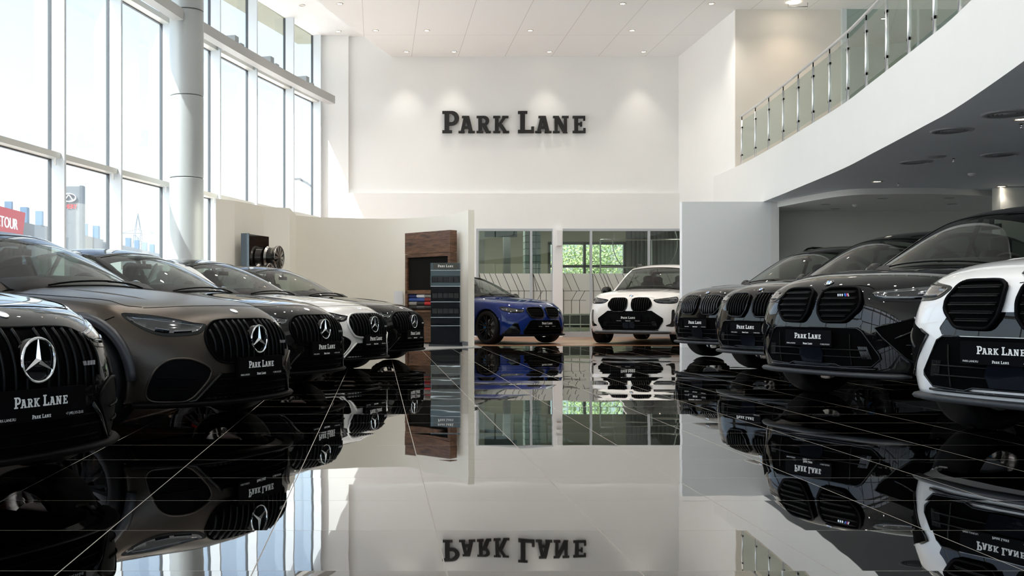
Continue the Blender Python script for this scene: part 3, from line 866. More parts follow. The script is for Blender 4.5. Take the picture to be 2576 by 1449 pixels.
# wheel display in the niche
d_ = Vector((.323, .946, 0)); nn_ = Vector((.946, -.323, 0))
wd = empty('wheel_display', (-2.50, 19.75, 0), math.atan2(.946, .323), 'tall gloss black panel with steel edge standing in the niche', 'display panel')
MB().box(0, -.13, 0, .92, -.0, 2.15).build('panel', M_black_gloss, wd)
MB().box(-.02, -.16, 0, .0, .0, 2.16).build('edge', principled('edge_blue_steel', (.05, .07, .085), .5, .2), wd)
def show_rim(c, R, label, tone):
    o = MB()
    o.lathe([(R * .80, -.02), (R * .97, .0), (R, -.01), (R * .98, -.05), (R * .86, -.08), (R * .84, -.20), (R * .97, -.235), (R * .93, -.24), (R * .80, -.20), (R * .82, -.09)], 48, 'y', close=True)
    for k in range(10):
        a = 2 * PI * k / 10
        for s in (-.10, .10):
            u = Vector((math.cos(a + s), 0, math.sin(a + s))); v = Vector((math.cos(a), 0, math.sin(a)))
            o.beam(v * R * .16 + Vector((0, .0, 0)), u * R * .88 + Vector((0, -.015, 0)), .03, .014, up=(0, 1, 0))
    o.lathe([(0, .01), (R * .2, .008), (R * .22, -.05), (0, -.05)], 24, 'y')
    ob = o.build('alloy_wheel', tone, autos=35)
    ob.location = c; ob.rotation_euler = (0, 0, math.atan2(nn_.y, nn_.x) - PI / 2)
    tag(ob, label, 'wheel', 'alloy wheels on the black panel')
M_rimd = principled('diamond_cut_alloy', (.35, .33, .31), .22, 1.0)
show_rim((-1.86, 20.43, 1.74), .235, 'upper alloy wheel with dark slim spokes mounted on the black panel', M_rimd)
show_rim((-1.98, 19.93, 1.42), .20, 'lower alloy wheel half hidden behind the car roof by the black panel', M_rimd)

# ============================================================ OUTSIDE
M_out = noisy('pale_paving', (.62, .61, .59), (.66, .65, .63), .3, .9)
gr = MB().box(-400, -60, -.5, -3.0, 500, -.25)
struct(gr.build('ground_outside', M_out))
struct(MB().box(-3.0, 36.4, -.5, 60, 500, -.25).build('ground_outside', M_out))
M_bg = principled('pale_grey_cladding', (.13, .145, .16), .7)
M_bg2 = principled('beige_cladding', (.19, .19, .185), .7)
bd = empty('showroom_building', (-26, 60, -.25), 0, 'long low pale showroom building across the road outside the windows', 'building')
MB().box(-10, 0, 0, 0, 24, 7.2).build('wall', M_bg, bd)
MB().box(-10, 24, 0, 0, 42, 7.3).build('wall', M_bg2, bd)
MB().box(-10, 42, 0, .5, 70, 7.1).build('wall', principled('pale_cladding', (.21, .22, .235), .7), bd)
sgn = MB(); sgn.prism([(0, 0), (18.6, 0), (18.2, .0)], 0, .1) if 0 else None
sgn.add([(.05, -2, 5.9), (.05, 18.0, 5.9), (.05, 18.7, 7.85), (.05, -2, 7.85), (.25, -2, 5.9), (.25, 18.0, 5.9), (.25, 18.7, 7.85), (.25, -2, 7.85)],
        [(0, 3, 2, 1), (4, 5, 6, 7), (0, 1, 5, 4), (1, 2, 6, 5), (2, 3, 7, 6), (3, 0, 4, 7)])
rs = tag(sgn.build('red_sign', principled('sign_red', (.40, .03, .04), .6)), 'red JETOUR sign board on the building outside the left windows', 'sign')
rs.location = (-26, 60, -.25)
tx_ = MB()
v, f, w, h = font_mesh('JETOUR')
Tn = Vector((.27, 14.6, 6.85)); up = Vector((0, 0, 1)); rt = Vector((0, 1, 0))
for dx in (-.06, .0, .06):
    tx_.add([Tn + rt * ((a - w / 2) * (4.6 / w) + dx) + up * ((b - h / 2) * .75 / h) + Vector((.002 * (dx + .1), 0, 0)) for a, b in v], f)
tx_.build('lettering', principled('sign_white', (.9, .9, .9), .5), rs)
M_blue = principled('rooftop_letter_blue', (.10, .17, .25), .5)
k = 0
for y, hh, ww in ((66, 1.3, .9), (70.5, 1.4, .25), (73.6, 1.1, .9), (77, 1.3, .3), (80.5, 1.2, .6), (84, 1.1, .5), (88.5, 1.2, .3), (93, 1.1, .6), (97, 1.1, .25), (101, 1.2, .7), (106, 1.1, .4), (110, 1.1, .5), (114, 1.0, .6), (118, 1.0, .4), (122, 1.0, .5), (126, 1.0, .6)):
    k += 1
    o = MB().box(-.25, -ww / 2, 0, .25, ww / 2, hh).build('rooftop_letter', M_blue)
    o.location = (-26.4, y, 6.96 + (.12 if 84 <= y < 102 else 0)) if False else (-26.4, y, 6.96 + (.12 if 84 <= y < 102 else 0))
    tag(o, 'pale blue upright letter seen edge on along the roof of the far building', 'sign letter', 'rooftop letters on the far building')
# grey pylon sign with an oval badge
ps = empty('pylon_sign', (-21.3, 75, -.25), 0, 'tall pale grey CHERY pylon sign outside the second window from left', 'sign')
MB().box(-.95, -.3, 0, .62, .3, 9.35).build('body', principled('pylon_grey', (.13, .15, .165), .6), ps)
MB().box(.62, -.35, 0, .82, .35, 9.4).build('side_edge', principled('pylon_edge', (.08, .10, .12), .6), ps)
for z in (2.4, 4.6, 6.8): MB().box(-.95, -.305, z, .62, -.295, z + .05).build('joint', M_bg, ps)
ov = MB(); el = [(-.12 + .48 * math.cos(t_ * PI / 16), -.36, 8.55 + .27 * math.sin(t_ * PI / 16)) for t_ in range(32)]
ov.tube(el, .06, 8, closed=True); ov.beam((-.4, -.36, 8.38), (-.12, -.36, 8.78), .05, .07); ov.beam((.16, -.36, 8.38), (-.12, -.36, 8.78), .05, .07)
ov.build('badge', M_steel, ps)
ct = MB(); flat_text(ct, 'CHERY', (-.12, -.34, 7.95), (1, 0, 0), (0, 0, 1), .30, 1.1); flat_text(ct, 'CHERY', (-.09, -.345, 7.95), (1, 0, 0), (0, 0, 1), .30, 1.1)
ct.build('lettering', principled('chery_red', (.6, .04, .05), .5), ps)
# electricity pylon
ep = MB(); ht = 31
def lat(z): return 2.6 * (1 - z / ht) + .5
for sx in (-1, 1):
    for sy in (-1, 1): ep.tube([(sx * lat(0), sy * lat(0), 0), (sx * lat(ht - 7), sy * lat(ht - 7), ht - 7), (0, 0, ht)], .12, 5)
zz = [0, 4, 8, 11.5, 14.5, 17, 19.5, 21.5, 24]
for a, b in zip(zz, zz[1:]):
    for s in (-1, 1):
        ep.tube([(-lat(a), s * lat(a), a), (lat(b), s * lat(b), b)], .08, 4); ep.tube([(lat(a), s * lat(a), a), (-lat(b), s * lat(b), b)], .08, 4)
for z, w in ((17.5, 7.5), (24.5, 5.5)):
    ep.tube([(-w, 0, z), (w, 0, z)], .12, 4); ep.tube([(-w, 0, z), (0, 0, z + 1.4), (w, 0, z)], .08, 4)
o = ep.build('electricity_pylon', principled('hazed_galvanised', (.15, .17, .20), .6)); o.location = (-78, 350, -.25)  # grey-blue tone has the haze of distance mixed into the metal
tag(o, 'lattice electricity pylon far outside the third window', 'pylon')
lp = MB(); lp.tube([(0, 0, 0), (0, 0, 5.2), (-.03, 0, 5.7), (-.2, 0, 6.0), (-.45, 0, 6.2), (-.75, 0, 6.35)], .045, 8); lp.box(-1.15, -.08, 6.32, -.7, .08, 6.4)
o = lp.build('street_lamp', principled('lamp_post_grey', (.07, .08, .09), .5)); o.location = (-2.5, 45, -.25)
tag(o, 'curved grey street lamp outside the last window by the back wall', 'street lamp')
# ============================================================ THE CARS
def rr(xs, ys, zs):
    f = lambda a: a if isinstance(a, (list, tuple)) else [a] * 6
    xs, ys, zs = f(xs), f(ys), f(zs)
    return [(xs[i], ys[i], zs[i]) for i in range(6)]
def merc_net():
    Z = lambda z2, z3, z4, z5: [.17, .205, z2, z3, z4, z5]
    c = [rr([-.10, -.02, 0, -.005, -.04, -.25], 0, Z(.34, .50, .725, .84)),
         rr([-.12, -.035, -.015, -.02, -.065, -.28], .36, Z(.34, .50, .72, .838)),
         rr([-.27, -.165, -.13, -.14, -.215, -.43], .68, Z(.34, .50, .695, .825)),
         rr([-.50, -.40, -.36, -.37, -.43, -.56], [.81, .86, .88, .88, .86, .795], Z(.35, .51, .69, .825)),
         rr(-.64, [.86, .92, .94, .945, .93, .85], Z(.36, .54, .72, .852)),
         rr(-.86, [.88, .93, .95, .958, .945, .86], Z(.37, .57, .76, .875)),
         rr(-1.25, [.87, .92, .93, .945, .93, .85], Z(.38, .59, .79, .905)),
         rr(-1.62, [.86, .91, .92, .94, .925, .845], Z(.38, .60, .80, .925)),
         rr(-2.3, [.86, .91, .915, .935, .925, .85], Z(.38, .60, .81, .935)),
         rr(-3.0, [.86, .91, .915, .94, .93, .86], Z(.38, .60, .82, .95)),
         rr(-3.4, [.87, .92, .93, .95, .945, .86], Z(.38, .60, .83, .96)),
         rr(-3.72, [.88, .93, .95, .965, .955, .86], Z(.38, .60, .84, .97)),
         rr(-4.25, [.86, .91, .93, .94, .92, .82], Z(.40, .62, .85, .985)),
         rr([-4.50, -4.6, -4.64, -4.66, -4.6, -4.5], [.80, .85, .87, .87, .84, .74], Z(.40, .62, .85, .985)),
         rr([-4.62, -4.73, -4.78, -4.79, -4.74, -4.66], [.60, .62, .62, .62, .60, .54], Z(.40, .62, .86, 1.0)),
         rr([-4.68, -4.79, -4.83, -4.84, -4.79, -4.72], .30, Z(.40, .62, .86, 1.005)),
         rr([-4.69, -4.80, -4.84, -4.85, -4.80, -4.73], 0, Z(.40, .62, .86, 1.005))]
    top = {4: [(-.60, .60, .872), (-.56, .30, .882), (-.54, 0, .888)], 5: [(-.85, .64, .915), (-.84, .36, .912), (-.84, 0, .922)],
           6: [(-1.22, .62, .948), (-1.2, .34, .948), (-1.2, 0, .962)], 7: [(-1.56, .62, .965), (-1.48, .32, .985), (-1.45, 0, .995)],
           12: [(-4.28, .58, 1.005), (-4.3, .3, 1.02), (-4.32, 0, 1.03)]}
    gh = [[(-1.38, 0, .985), (-1.42, .42, .975), (-1.62, .78, .935), (-1.64, .82, .92), (-1.66, .86, .90)],
          [(-1.85, 0, 1.22), (-1.90, .38, 1.20), (-2.02, .69, 1.14), (-2.06, .78, 1.03), (-2.08, .865, .91)],
          [(-2.32, 0, 1.385), (-2.36, .35, 1.37), (-2.44, .585, 1.315), (-2.47, .745, 1.13), (-2.49, .865, .92)],
          [(-2.85, 0, 1.43), (-2.86, .35, 1.415), (-2.88, .60, 1.36), (-2.9, .745, 1.15), (-2.9, .87, .93)],
          [(-3.35, 0, 1.405), (-3.35, .34, 1.39), (-3.35, .58, 1.335), (-3.38, .73, 1.14), (-3.4, .87, .94)],
          [(-3.85, 0, 1.24), (-3.82, .34, 1.225), (-3.82, .56, 1.18), (-3.85, .70, 1.06), (-3.85, .855, .955)],
          [(-4.32, 0, 1.02), (-4.3, .32, 1.015), (-4.22, .60, 1.0), (-4.2, .70, .985), (-4.2, .80, .965)]]
    gh = [[(x, y, z if z < 1.03 else 1.03 + (z - 1.03) * 1.13) for x, y, z in r] for r in gh]
    return dict(cols=c, top=top, gh=gh, L=4.85, fx=-.79, rx=-3.73, wr=.345, arch=.375, wy=.80, ty=.945)
def suv_net():
    Z = lambda z2, z3, z4, z5: [.23, .275, z2, z3, z4, z5]
    c = [rr([-.14, -.04, 0, -.01, -.06, -.40], 0, Z(.48, .70, 1.0, 1.115)),
         rr([-.15, -.055, -.015, -.025, -.075, -.43], .38, Z(.48, .70, 1.0, 1.115)),
         rr([-.27, -.15, -.10, -.10, -.20, -.54], .72, Z(.49, .70, .985, 1.10)),
         rr([-.50, -.36, -.31, -.32, -.42, -.66], [.88, .93, .955, .96, .93, .87], Z(.50, .72, .97, 1.08)),
         rr([-.64, -.64, -.64, -.64, -.66, -.76], [.93, .98, 1.0, 1.005, .985, .91], Z(.50, .75, .99, 1.09)),
         rr([-.92, -.92, -.92, -.92, -.93, -.98], [.94, .99, 1.01, 1.015, 1.0, .92], Z(.50, .78, 1.0, 1.105)),
         rr(-1.28, [.93, .98, .99, 1.0, .99, .91], Z(.50, .78, 1.01, 1.12)),
         rr(-1.6, [.92, .97, .975, .99, .98, .905], Z(.50, .78, 1.01, 1.13)),
         rr(-2.3, [.92, .97, .97, .985, .975, .91], Z(.50, .78, 1.01, 1.135)),
         rr(-3.1, [.92, .97, .97, .985, .975, .91], Z(.50, .78, 1.01, 1.145)),
         rr(-3.5, [.93, .98, .99, 1.0, .985, .91], Z(.50, .78, 1.02, 1.15)),
         rr(-3.86, [.94, .99, 1.01, 1.015, 1.0, .91], Z(.50, .78, 1.03, 1.155)),
         rr(-4.45, [.92, .97, .98, .99, .97, .89], Z(.52, .80, 1.03, 1.16)),
         rr([-4.65, -4.72, -4.76, -4.77, -4.74, -4.66], [.84, .89, .90, .90, .88, .82], Z(.52, .80, 1.03, 1.15)),
         rr([-4.76, -4.84, -4.87, -4.88, -4.85, -4.80], [.60, .62, .62, .62, .60, .56], Z(.52, .80, 1.03, 1.15)),
         rr([-4.80, -4.89, -4.92, -4.93, -4.90, -4.85], .30, Z(.52, .80, 1.03, 1.155)),
         rr([-4.81, -4.90, -4.93, -4.94, -4.91, -4.86], 0, Z(.52, .80, 1.03, 1.155))]
    top = {4: [(-.72, .62, 1.135), (-.68, .32, 1.145), (-.66, 0, 1.140)], 5: [(-.95, .66, 1.15), (-.93, .36, 1.165), (-.92, 0, 1.16)],
           6: [(-1.24, .66, 1.165), (-1.22, .36, 1.18), (-1.2, 0, 1.175)], 7: [(-1.52, .66, 1.18), (-1.42, .34, 1.20), (-1.38, 0, 1.205)],
           12: [(-4.55, .6, 1.17), (-4.62, .3, 1.18), (-4.65, 0, 1.18)]}
    gh = [[(-1.35, 0, 1.195), (-1.38, .44, 1.185), (-1.55, .83, 1.14), (-1.57, .88, 1.12), (-1.6, .92, 1.09)],
          [(-1.78, 0, 1.45), (-1.82, .42, 1.43), (-1.95, .75, 1.38), (-1.98, .84, 1.26), (-2, .925, 1.10)],
          [(-2.24, 0, 1.675), (-2.27, .39, 1.66), (-2.37, .67, 1.61), (-2.40, .815, 1.38), (-2.42, .93, 1.11)],
          [(-2.9, 0, 1.755), (-2.9, .38, 1.745), (-2.9, .67, 1.70), (-2.9, .81, 1.42), (-2.9, .93, 1.12)],
          [(-3.8, 0, 1.72), (-3.8, .38, 1.71), (-3.75, .66, 1.665), (-3.75, .80, 1.42), (-3.75, .93, 1.13)],
          [(-4.35, 0, 1.52), (-4.35, .38, 1.51), (-4.3, .64, 1.48), (-4.3, .78, 1.36), (-4.3, .92, 1.14)],
          [(-4.68, 0, 1.18), (-4.66, .36, 1.18), (-4.6, .68, 1.17), (-4.58, .80, 1.16), (-4.55, .88, 1.15)]]
    gh = [[(x, y, z if z < 1.2 else 1.2 + (z - 1.2) * 1.15) for x, y, z in r] for r in gh]
    return dict(cols=c, top=top, gh=gh, L=4.94, fx=-.90, rx=-3.87, wr=.385, arch=.425, wy=.845, ty=1.005)
def scaled(net, kx, ky, kz):
    S3 = lambda p: (p[0] * kx, p[1] * ky, p[2] * kz)
    return dict(cols=[[S3(p) for p in c] for c in net['cols']], top={k: [S3(p) for p in v] for k, v in net['top'].items()},
                gh=[[S3(p) for p in r] for r in net['gh']], L=net['L'] * kx, fx=net['fx'] * kx, rx=net['rx'] * kx, wr=net['wr'], arch=net['arch'], wy=net['wy'] * ky, ty=net['ty'] * ky)

def subdivide(v, f, mi, levels, creases=()):
    me = bpy.data.meshes.new('tmp'); me.from_pydata(v, [], f)
    me.polygons.foreach_set('material_index', mi)
    if creases:
        cs_ = {frozenset(e): w for e, w in creases}
        at = me.attributes.new('crease_edge', 'FLOAT', 'EDGE')
        for e in me.edges:
            w = cs_.get(frozenset(e.vertices))
            if w: at.data[e.index].value = w
    o = bpy.data.objects.new('tmp', me); COL.objects.link(o)
    for k in range(max(mi) + 1): me.materials.append(None)
    md = o.modifiers.new('s', 'SUBSURF'); md.levels = levels; md.boundary_smooth = 'PRESERVE_CORNERS'
    dg = bpy.context.evaluated_depsgraph_get(); dg.update()
    m2 = bpy.data.meshes.new_from_object(o.evaluated_get(dg))
    V = [p.co.copy() for p in m2.vertices]; Fc = [tuple(p.vertices) for p in m2.polygons]; MI = [p.material_index for p in m2.polygons]
    bpy.data.objects.remove(o); bpy.data.meshes.remove(me); bpy.data.meshes.remove(m2)
    return V, Fc, MI

def body_surface(net):
    """one continuous skin of the lower body; returns verts, faces, material index (0 body, 1 hood)"""
    cols, top = net['cols'], net['top']
    v = []; idx = {}
    def vid(p, s):
        p = (p[0], p[1] * s, p[2]); k = (round(p[0], 5), round(p[1], 5), round(p[2], 5))
        if k not in idx: idx[k] = len(v); v.append(p)
        return idx[k]
    f = []; mi = []; cr = []
    for s in (1, -1):
        def quad(a, b, c, d, m=0):
            q = (vid(a, s), vid(b, s), vid(c, s), vid(d, s))
            if len(set(q)) < 3: return
            q = tuple(dict.fromkeys(q))
            f.append(q if s == 1 else q[::-1]); mi.append(m)
        for i in range(len(cols) - 1):
            for r in range(5): quad(cols[i][r], cols[i + 1][r], cols[i + 1][r + 1], cols[i][r + 1])
        # crease: shoulder line from the corner back, and the bottom edge
        for i in range(3, 13):
            cr.append(((vid(cols[i][5], s), vid(cols[i + 1][5], s)), .35))
        for i in range(0, 16):
            cr.append(((vid(cols[i][1], s), vid(cols[i + 1][1], s)), .5))
        rows = [[cols[3][5], cols[2][5], cols[1][5], cols[0][5]]]
        for i in range(4, 8): rows.append([cols[i][5]] + top[i])
        for k in range(len(rows) - 1):
            for j in range(3): quad(rows[k][j], rows[k + 1][j], rows[k + 1][j + 1], rows[k][j + 1], 1 if (k >= 0) else 0)
        for k in range(1, len(rows) - 1): cr.append(((vid(rows[k][1], s), vid(rows[k + 1][1], s)), .3))
        for j in range(3): cr.append(((vid(rows[0][j], s), vid(rows[0][j + 1], s)), .12))
        rear = [[cols[12][5]] + top[12], [cols[13][5], cols[14][5], cols[15][5], cols[16][5]]]
        for j in range(3): quad(rear[0][j], rear[1][j], rear[1][j + 1], rear[0][j + 1], 0)
    V, Fc, MI = subdivide(v, f, mi, 3, cr)
    # wheel arches: remove what lies inside, pull the rim of the hole onto the circle
    R = net['arch']; zc = net['wr'] + .01
    kill = set()
    for cx in (net['fx'], net['rx']):
        ins = set(i for i, p in enumerate(V) if abs(p.y) > .55 and math.hypot(p.x - cx, p.z - zc) < R)
        for fi, q in enumerate(Fc):
            if all(i in ins for i in q): kill.add(fi)
        for i in ins:
            p = V[i]; d = math.hypot(p.x - cx, p.z - zc)
            if d > 1e-4: V[i] = Vector((cx + (p.x - cx) / d * R, p.y, zc + (p.z - zc) / d * R))
    keep = [k for k in range(len(Fc)) if k not in kill]
    Fc = [Fc[k] for k in keep]; MI = [MI[k] for k in keep]
    # turn the arch lips inward
    cnt = {}
    for q in Fc:
        for a, b in zip(q, q[1:] + q[:1]): cnt.setdefault(frozenset((a, b)), []).append((a, b))
    new = {}
    for k, l in cnt.items():
        if len(l) == 1:
            a, b = l[0]
            ok = any(abs(math.hypot(V[i].x - cx, V[i].z - zc) - R) < .02 for cx in (net['fx'], net['rx']) for i in (a,)) and abs(V[a].y) > .55
            if not ok: continue
            for i in (a, b):
                if i not in new:
                    p = V[i]; V.append(Vector((p.x, p.y - math.copysign(.06, p.y), p.z))); new[i] = len(V) - 1
            Fc.append((b, a, new[a], new[b])); MI.append(0)
    return V, Fc, MI

def compact(V, Fc):
    used = {}; v2 = []; f2 = []
    for q in Fc:
        t_ = []
        for i in q:
            if i not in used: used[i] = len(v2); v2.append(V[i])
            t_.append(used[i])
        f2.append(tuple(t_))
    return v2, f2

def smooth_closed(pts, n=5):
    P = [Vector((a, b, 0)) for a, b in pts]; m = len(P); out = []
    for i in range(m):
        p0, p1, p2, p3 = P[i - 1], P[i], P[(i + 1) % m], P[(i + 2) % m]
        for k in range(n):
            u = k / n
            q = .5 * ((2 * p1) + (p2 - p0) * u + (2 * p0 - 5 * p1 + 4 * p2 - p3) * u * u + (3 * p1 - p0 - 3 * p2 + p3) * u ** 3)
            out.append((q.x, q.y))
    return out
def span(outl, c, axis):                      # axis 0: vertical line at s=c -> z range; axis 1: horizontal
    hits = []
    for (a, b), (c2, d) in zip(outl, outl[1:] + outl[:1]):
        p, q = (a, c2) if axis == 0 else (b, d)
        if (p - c) * (q - c) < 0:
            t_ = (c - p) / (q - p); hits.append(b + (d - b) * t_ if axis == 0 else a + (c2 - a) * t_)
    return (min(hits), max(hits)) if len(hits) >= 2 else None

class Skin:
    """projects outlines drawn on a vertical plane (turned by angle a about z) onto the body skin"""
    def __init__(s, V, Fc): s.b = BVHTree.FromPolygons(V, Fc)
    def hit(s, u, z, a=0., off=0., sgn=1):
        n = Vector((math.cos(a), math.sin(a), 0)); l = Vector((-math.sin(a), math.cos(a), 0))
        o = n * 3 + l * u + Vector((0, 0, z))
        h = s.b.ray_cast(o, -n)
        if h[0] is None:
            h = s.b.find_nearest(l * u + Vector((0, 0, z)) - n * .3)
            p, nr = h[0], h[1]
        else: p, nr = h[0], h[1]
        if nr.dot(n) < 0: nr = -nr
        p = p + (n * .6 + nr * .4).normalized() * off
        return Vector((p.x, p.y * sgn, p.z))
    def patch(s, mb, outl, a, off, sgn=1, step=.035, skirt=.03, mi=None):
        bm = bmesh.new()
        vs = [bm.verts.new((u, z, 0)) for u, z in outl]
        f = bm.faces.new(vs)
        us = [u for u, z in outl]; zs = [z for u, z in outl]
        for ax, lo, hi in ((0, min(us), max(us)), (1, min(zs), max(zs))):
            k = max(1, int((hi - lo) / step))
            for i in range(1, k):
                c = lo + (hi - lo) * i / k
                bmesh.ops.bisect_plane(bm, geom=bm.verts[:] + bm.edges[:] + bm.faces[:], plane_co=(c, 0, 0) if ax == 0 else (0, c, 0), plane_no=(1, 0, 0) if ax == 0 else (0, 1, 0))
        bmesh.ops.triangulate(bm, faces=bm.faces[:])
        bm.verts.index_update()
        base = [(v.co.x, v.co.y) for v in bm.verts]
        V = [s.hit(u, z, a, off, sgn) for u, z in base]
        Fs = []
        for q in bm.faces:
            i = [v.index for v in q.verts]
            flip = (q.normal.z > 0) != (sgn > 0)
            Fs.append(tuple(i[::-1] if flip else i))
        if skirt:
            m = {}
            for e in bm.edges:
                if e.is_boundary:
                    for v in e.verts:
                        if v.index not in m:
                            m[v.index] = len(V); V.append(s.hit(base[v.index][0], base[v.index][1], a, off - skirt, sgn))
                    x, y = e.verts[0].index, e.verts[1].index
                    Fs.append((x, y, m[y], m[x]))
        bm.free()
        mb.add(V, Fs, mi)
    def rim(s, mb, outl, a, off, r, sgn=1, seg=8, closed=True, mi=None, flat=1.):
        pts = [s.hit(u, z, a, off, sgn) for u, z in outl]
        mb.tube(pts, r, seg, closed=closed, mi=mi, flat=flat)
    def line(s, mb, p, q, a, off, r, sgn=1, n=6, seg=6, mi=None):
        pts = [s.hit(p[0] + (q[0] - p[0]) * k / n, p[1] + (q[1] - p[1]) * k / n, a, off, sgn) for k in range(n + 1)]
        mb.tube(pts, r, seg, mi=mi)

def disc_frame(nrm):
    z = Vector(nrm).normalized(); x = Vector((0, 1, 0)); x = (x - z * x.dot(z)).normalized(); y = z.cross(x)
    return x, y, z
def star_mesh(mb, c, R, nrm, r=.006):
    x, y, z = disc_frame(nrm); c = Vector(c)
    ring = [c + (x * math.cos(2 * PI * k / 48) + y * math.sin(2 * PI * k / 48)) * R for k in range(48)]
    mb.tube(ring, r, 8, closed=True)
    for k in range(3):
        a = PI / 2 + k * 2 * PI / 3
        d = x * math.cos(a) + y * math.sin(a); s_ = x * -math.sin(a) + y * math.cos(a)
        b = R * .155
        tip = c + d * R * .98; lo = c + z * R * .02
        A = c + d * b * .58 + s_ * b; B = c + d * b * .58 - s_ * b
        top = c + z * R * .16; tt_ = tip + z * R * .03
        mb.add([c, A, tip + s_ * .0015, tip - s_ * .0015, B, top, tt_], [(0, 1, 5), (1, 2, 6, 5), (3, 4, 5, 6), (4, 0, 5)])
def roundel(parent, c, R, nrm, loc):
    x, y, z = disc_frame(nrm); c = Vector(c)
    def disc(mb, r0, r1, h, a0=0, a1=2 * PI, n=32):
        n = max(4, int(n * (a1 - a0) / (2 * PI)))
        P = lambda a, r: c + (x * math.cos(a) + y * math.sin(a)) * r + z * h
        for k in range(n):
            a = a0 + (a1 - a0) * k / n; b = a0 + (a1 - a0) * (k + 1) / n
            if r0 < 1e-6: mb.add([P(0, 0), P(a, r1), P(b, r1)], [(0, 1, 2)])
            else: mb.add([P(a, r0), P(a, r1), P(b, r1), P(b, r0)], [(0, 1, 2, 3)])
    m = MB(); m.cur = 0; disc(m, R * .62, R, .004)
    m.cur = 1; disc(m, 0, R * .60, .005, 0, PI / 2); disc(m, 0, R * .60, .005, PI, 1.5 * PI)
    m.cur = 2; disc(m, 0, R * .60, .005, PI / 2, PI); disc(m, 0, R * .60, .005, 1.5 * PI, 2 * PI)
    m.cur = 3
    for rad in (R, R * .61): m.tube([c + (x * math.cos(2 * PI * k / 32) + y * math.sin(2 * PI * k / 32)) * rad + z * .003 for k in range(32)], .0022, 6, closed=True)
    return m.build('badge', None, parent, loc, mats=[M_black_gloss, M_badge_white, M_badge_blue, M_chrome])
M_badge_white = principled('badge_white', (.8, .8, .8), .2)
M_badge_blue = principled('badge_blue', (.05, .25, .65), .2)
M_red = principled('badge_red', (.6, .02, .03), .3); M_violet = principled('badge_violet', (.05, .05, .45), .3)

_plate = None
def number_plate(parent, x, z, loc):
    global _plate
    o = MB().box(-.02, -.265, -.0675, .0, .265, .0675).build('number_plate', M_black_satin, parent)
    o.location = Vector(loc) + Vector((x, 0, z))
    if _plate is None:
        _plate = []
        def part(nm, fn):
            m = MB(); fn(m); _plate.append(m.build(nm, M_print, o))
        part('wordmark', lambda m: slab_text(m, (.0005, 0, .017), (0, 1, 0), (0, 0, 1), (1, 0, 0), .047, .0012))
        part('small_wordmark', lambda m: slab_text(m, (.0005, 0, -.049), (0, 1, 0), (0, 0, 1), (1, 0, 0), .0165, .0008))
        part('web_address', lambda m: flat_text(m, 'PARK-LANE.RU', (.0012, -.195, -.050), (0, 1, 0), (0, 0, 1), .0115, .102))
        part('phone_number', lambda m: flat_text(m, '+7 (495) 215-22-55', (.0012, .195, -.050), (0, 1, 0), (0, 0, 1), .0115, .105))
    else:
        for q in _plate:
            t_ = q.copy(); COL.objects.link(t_); t_.parent = o
    return o

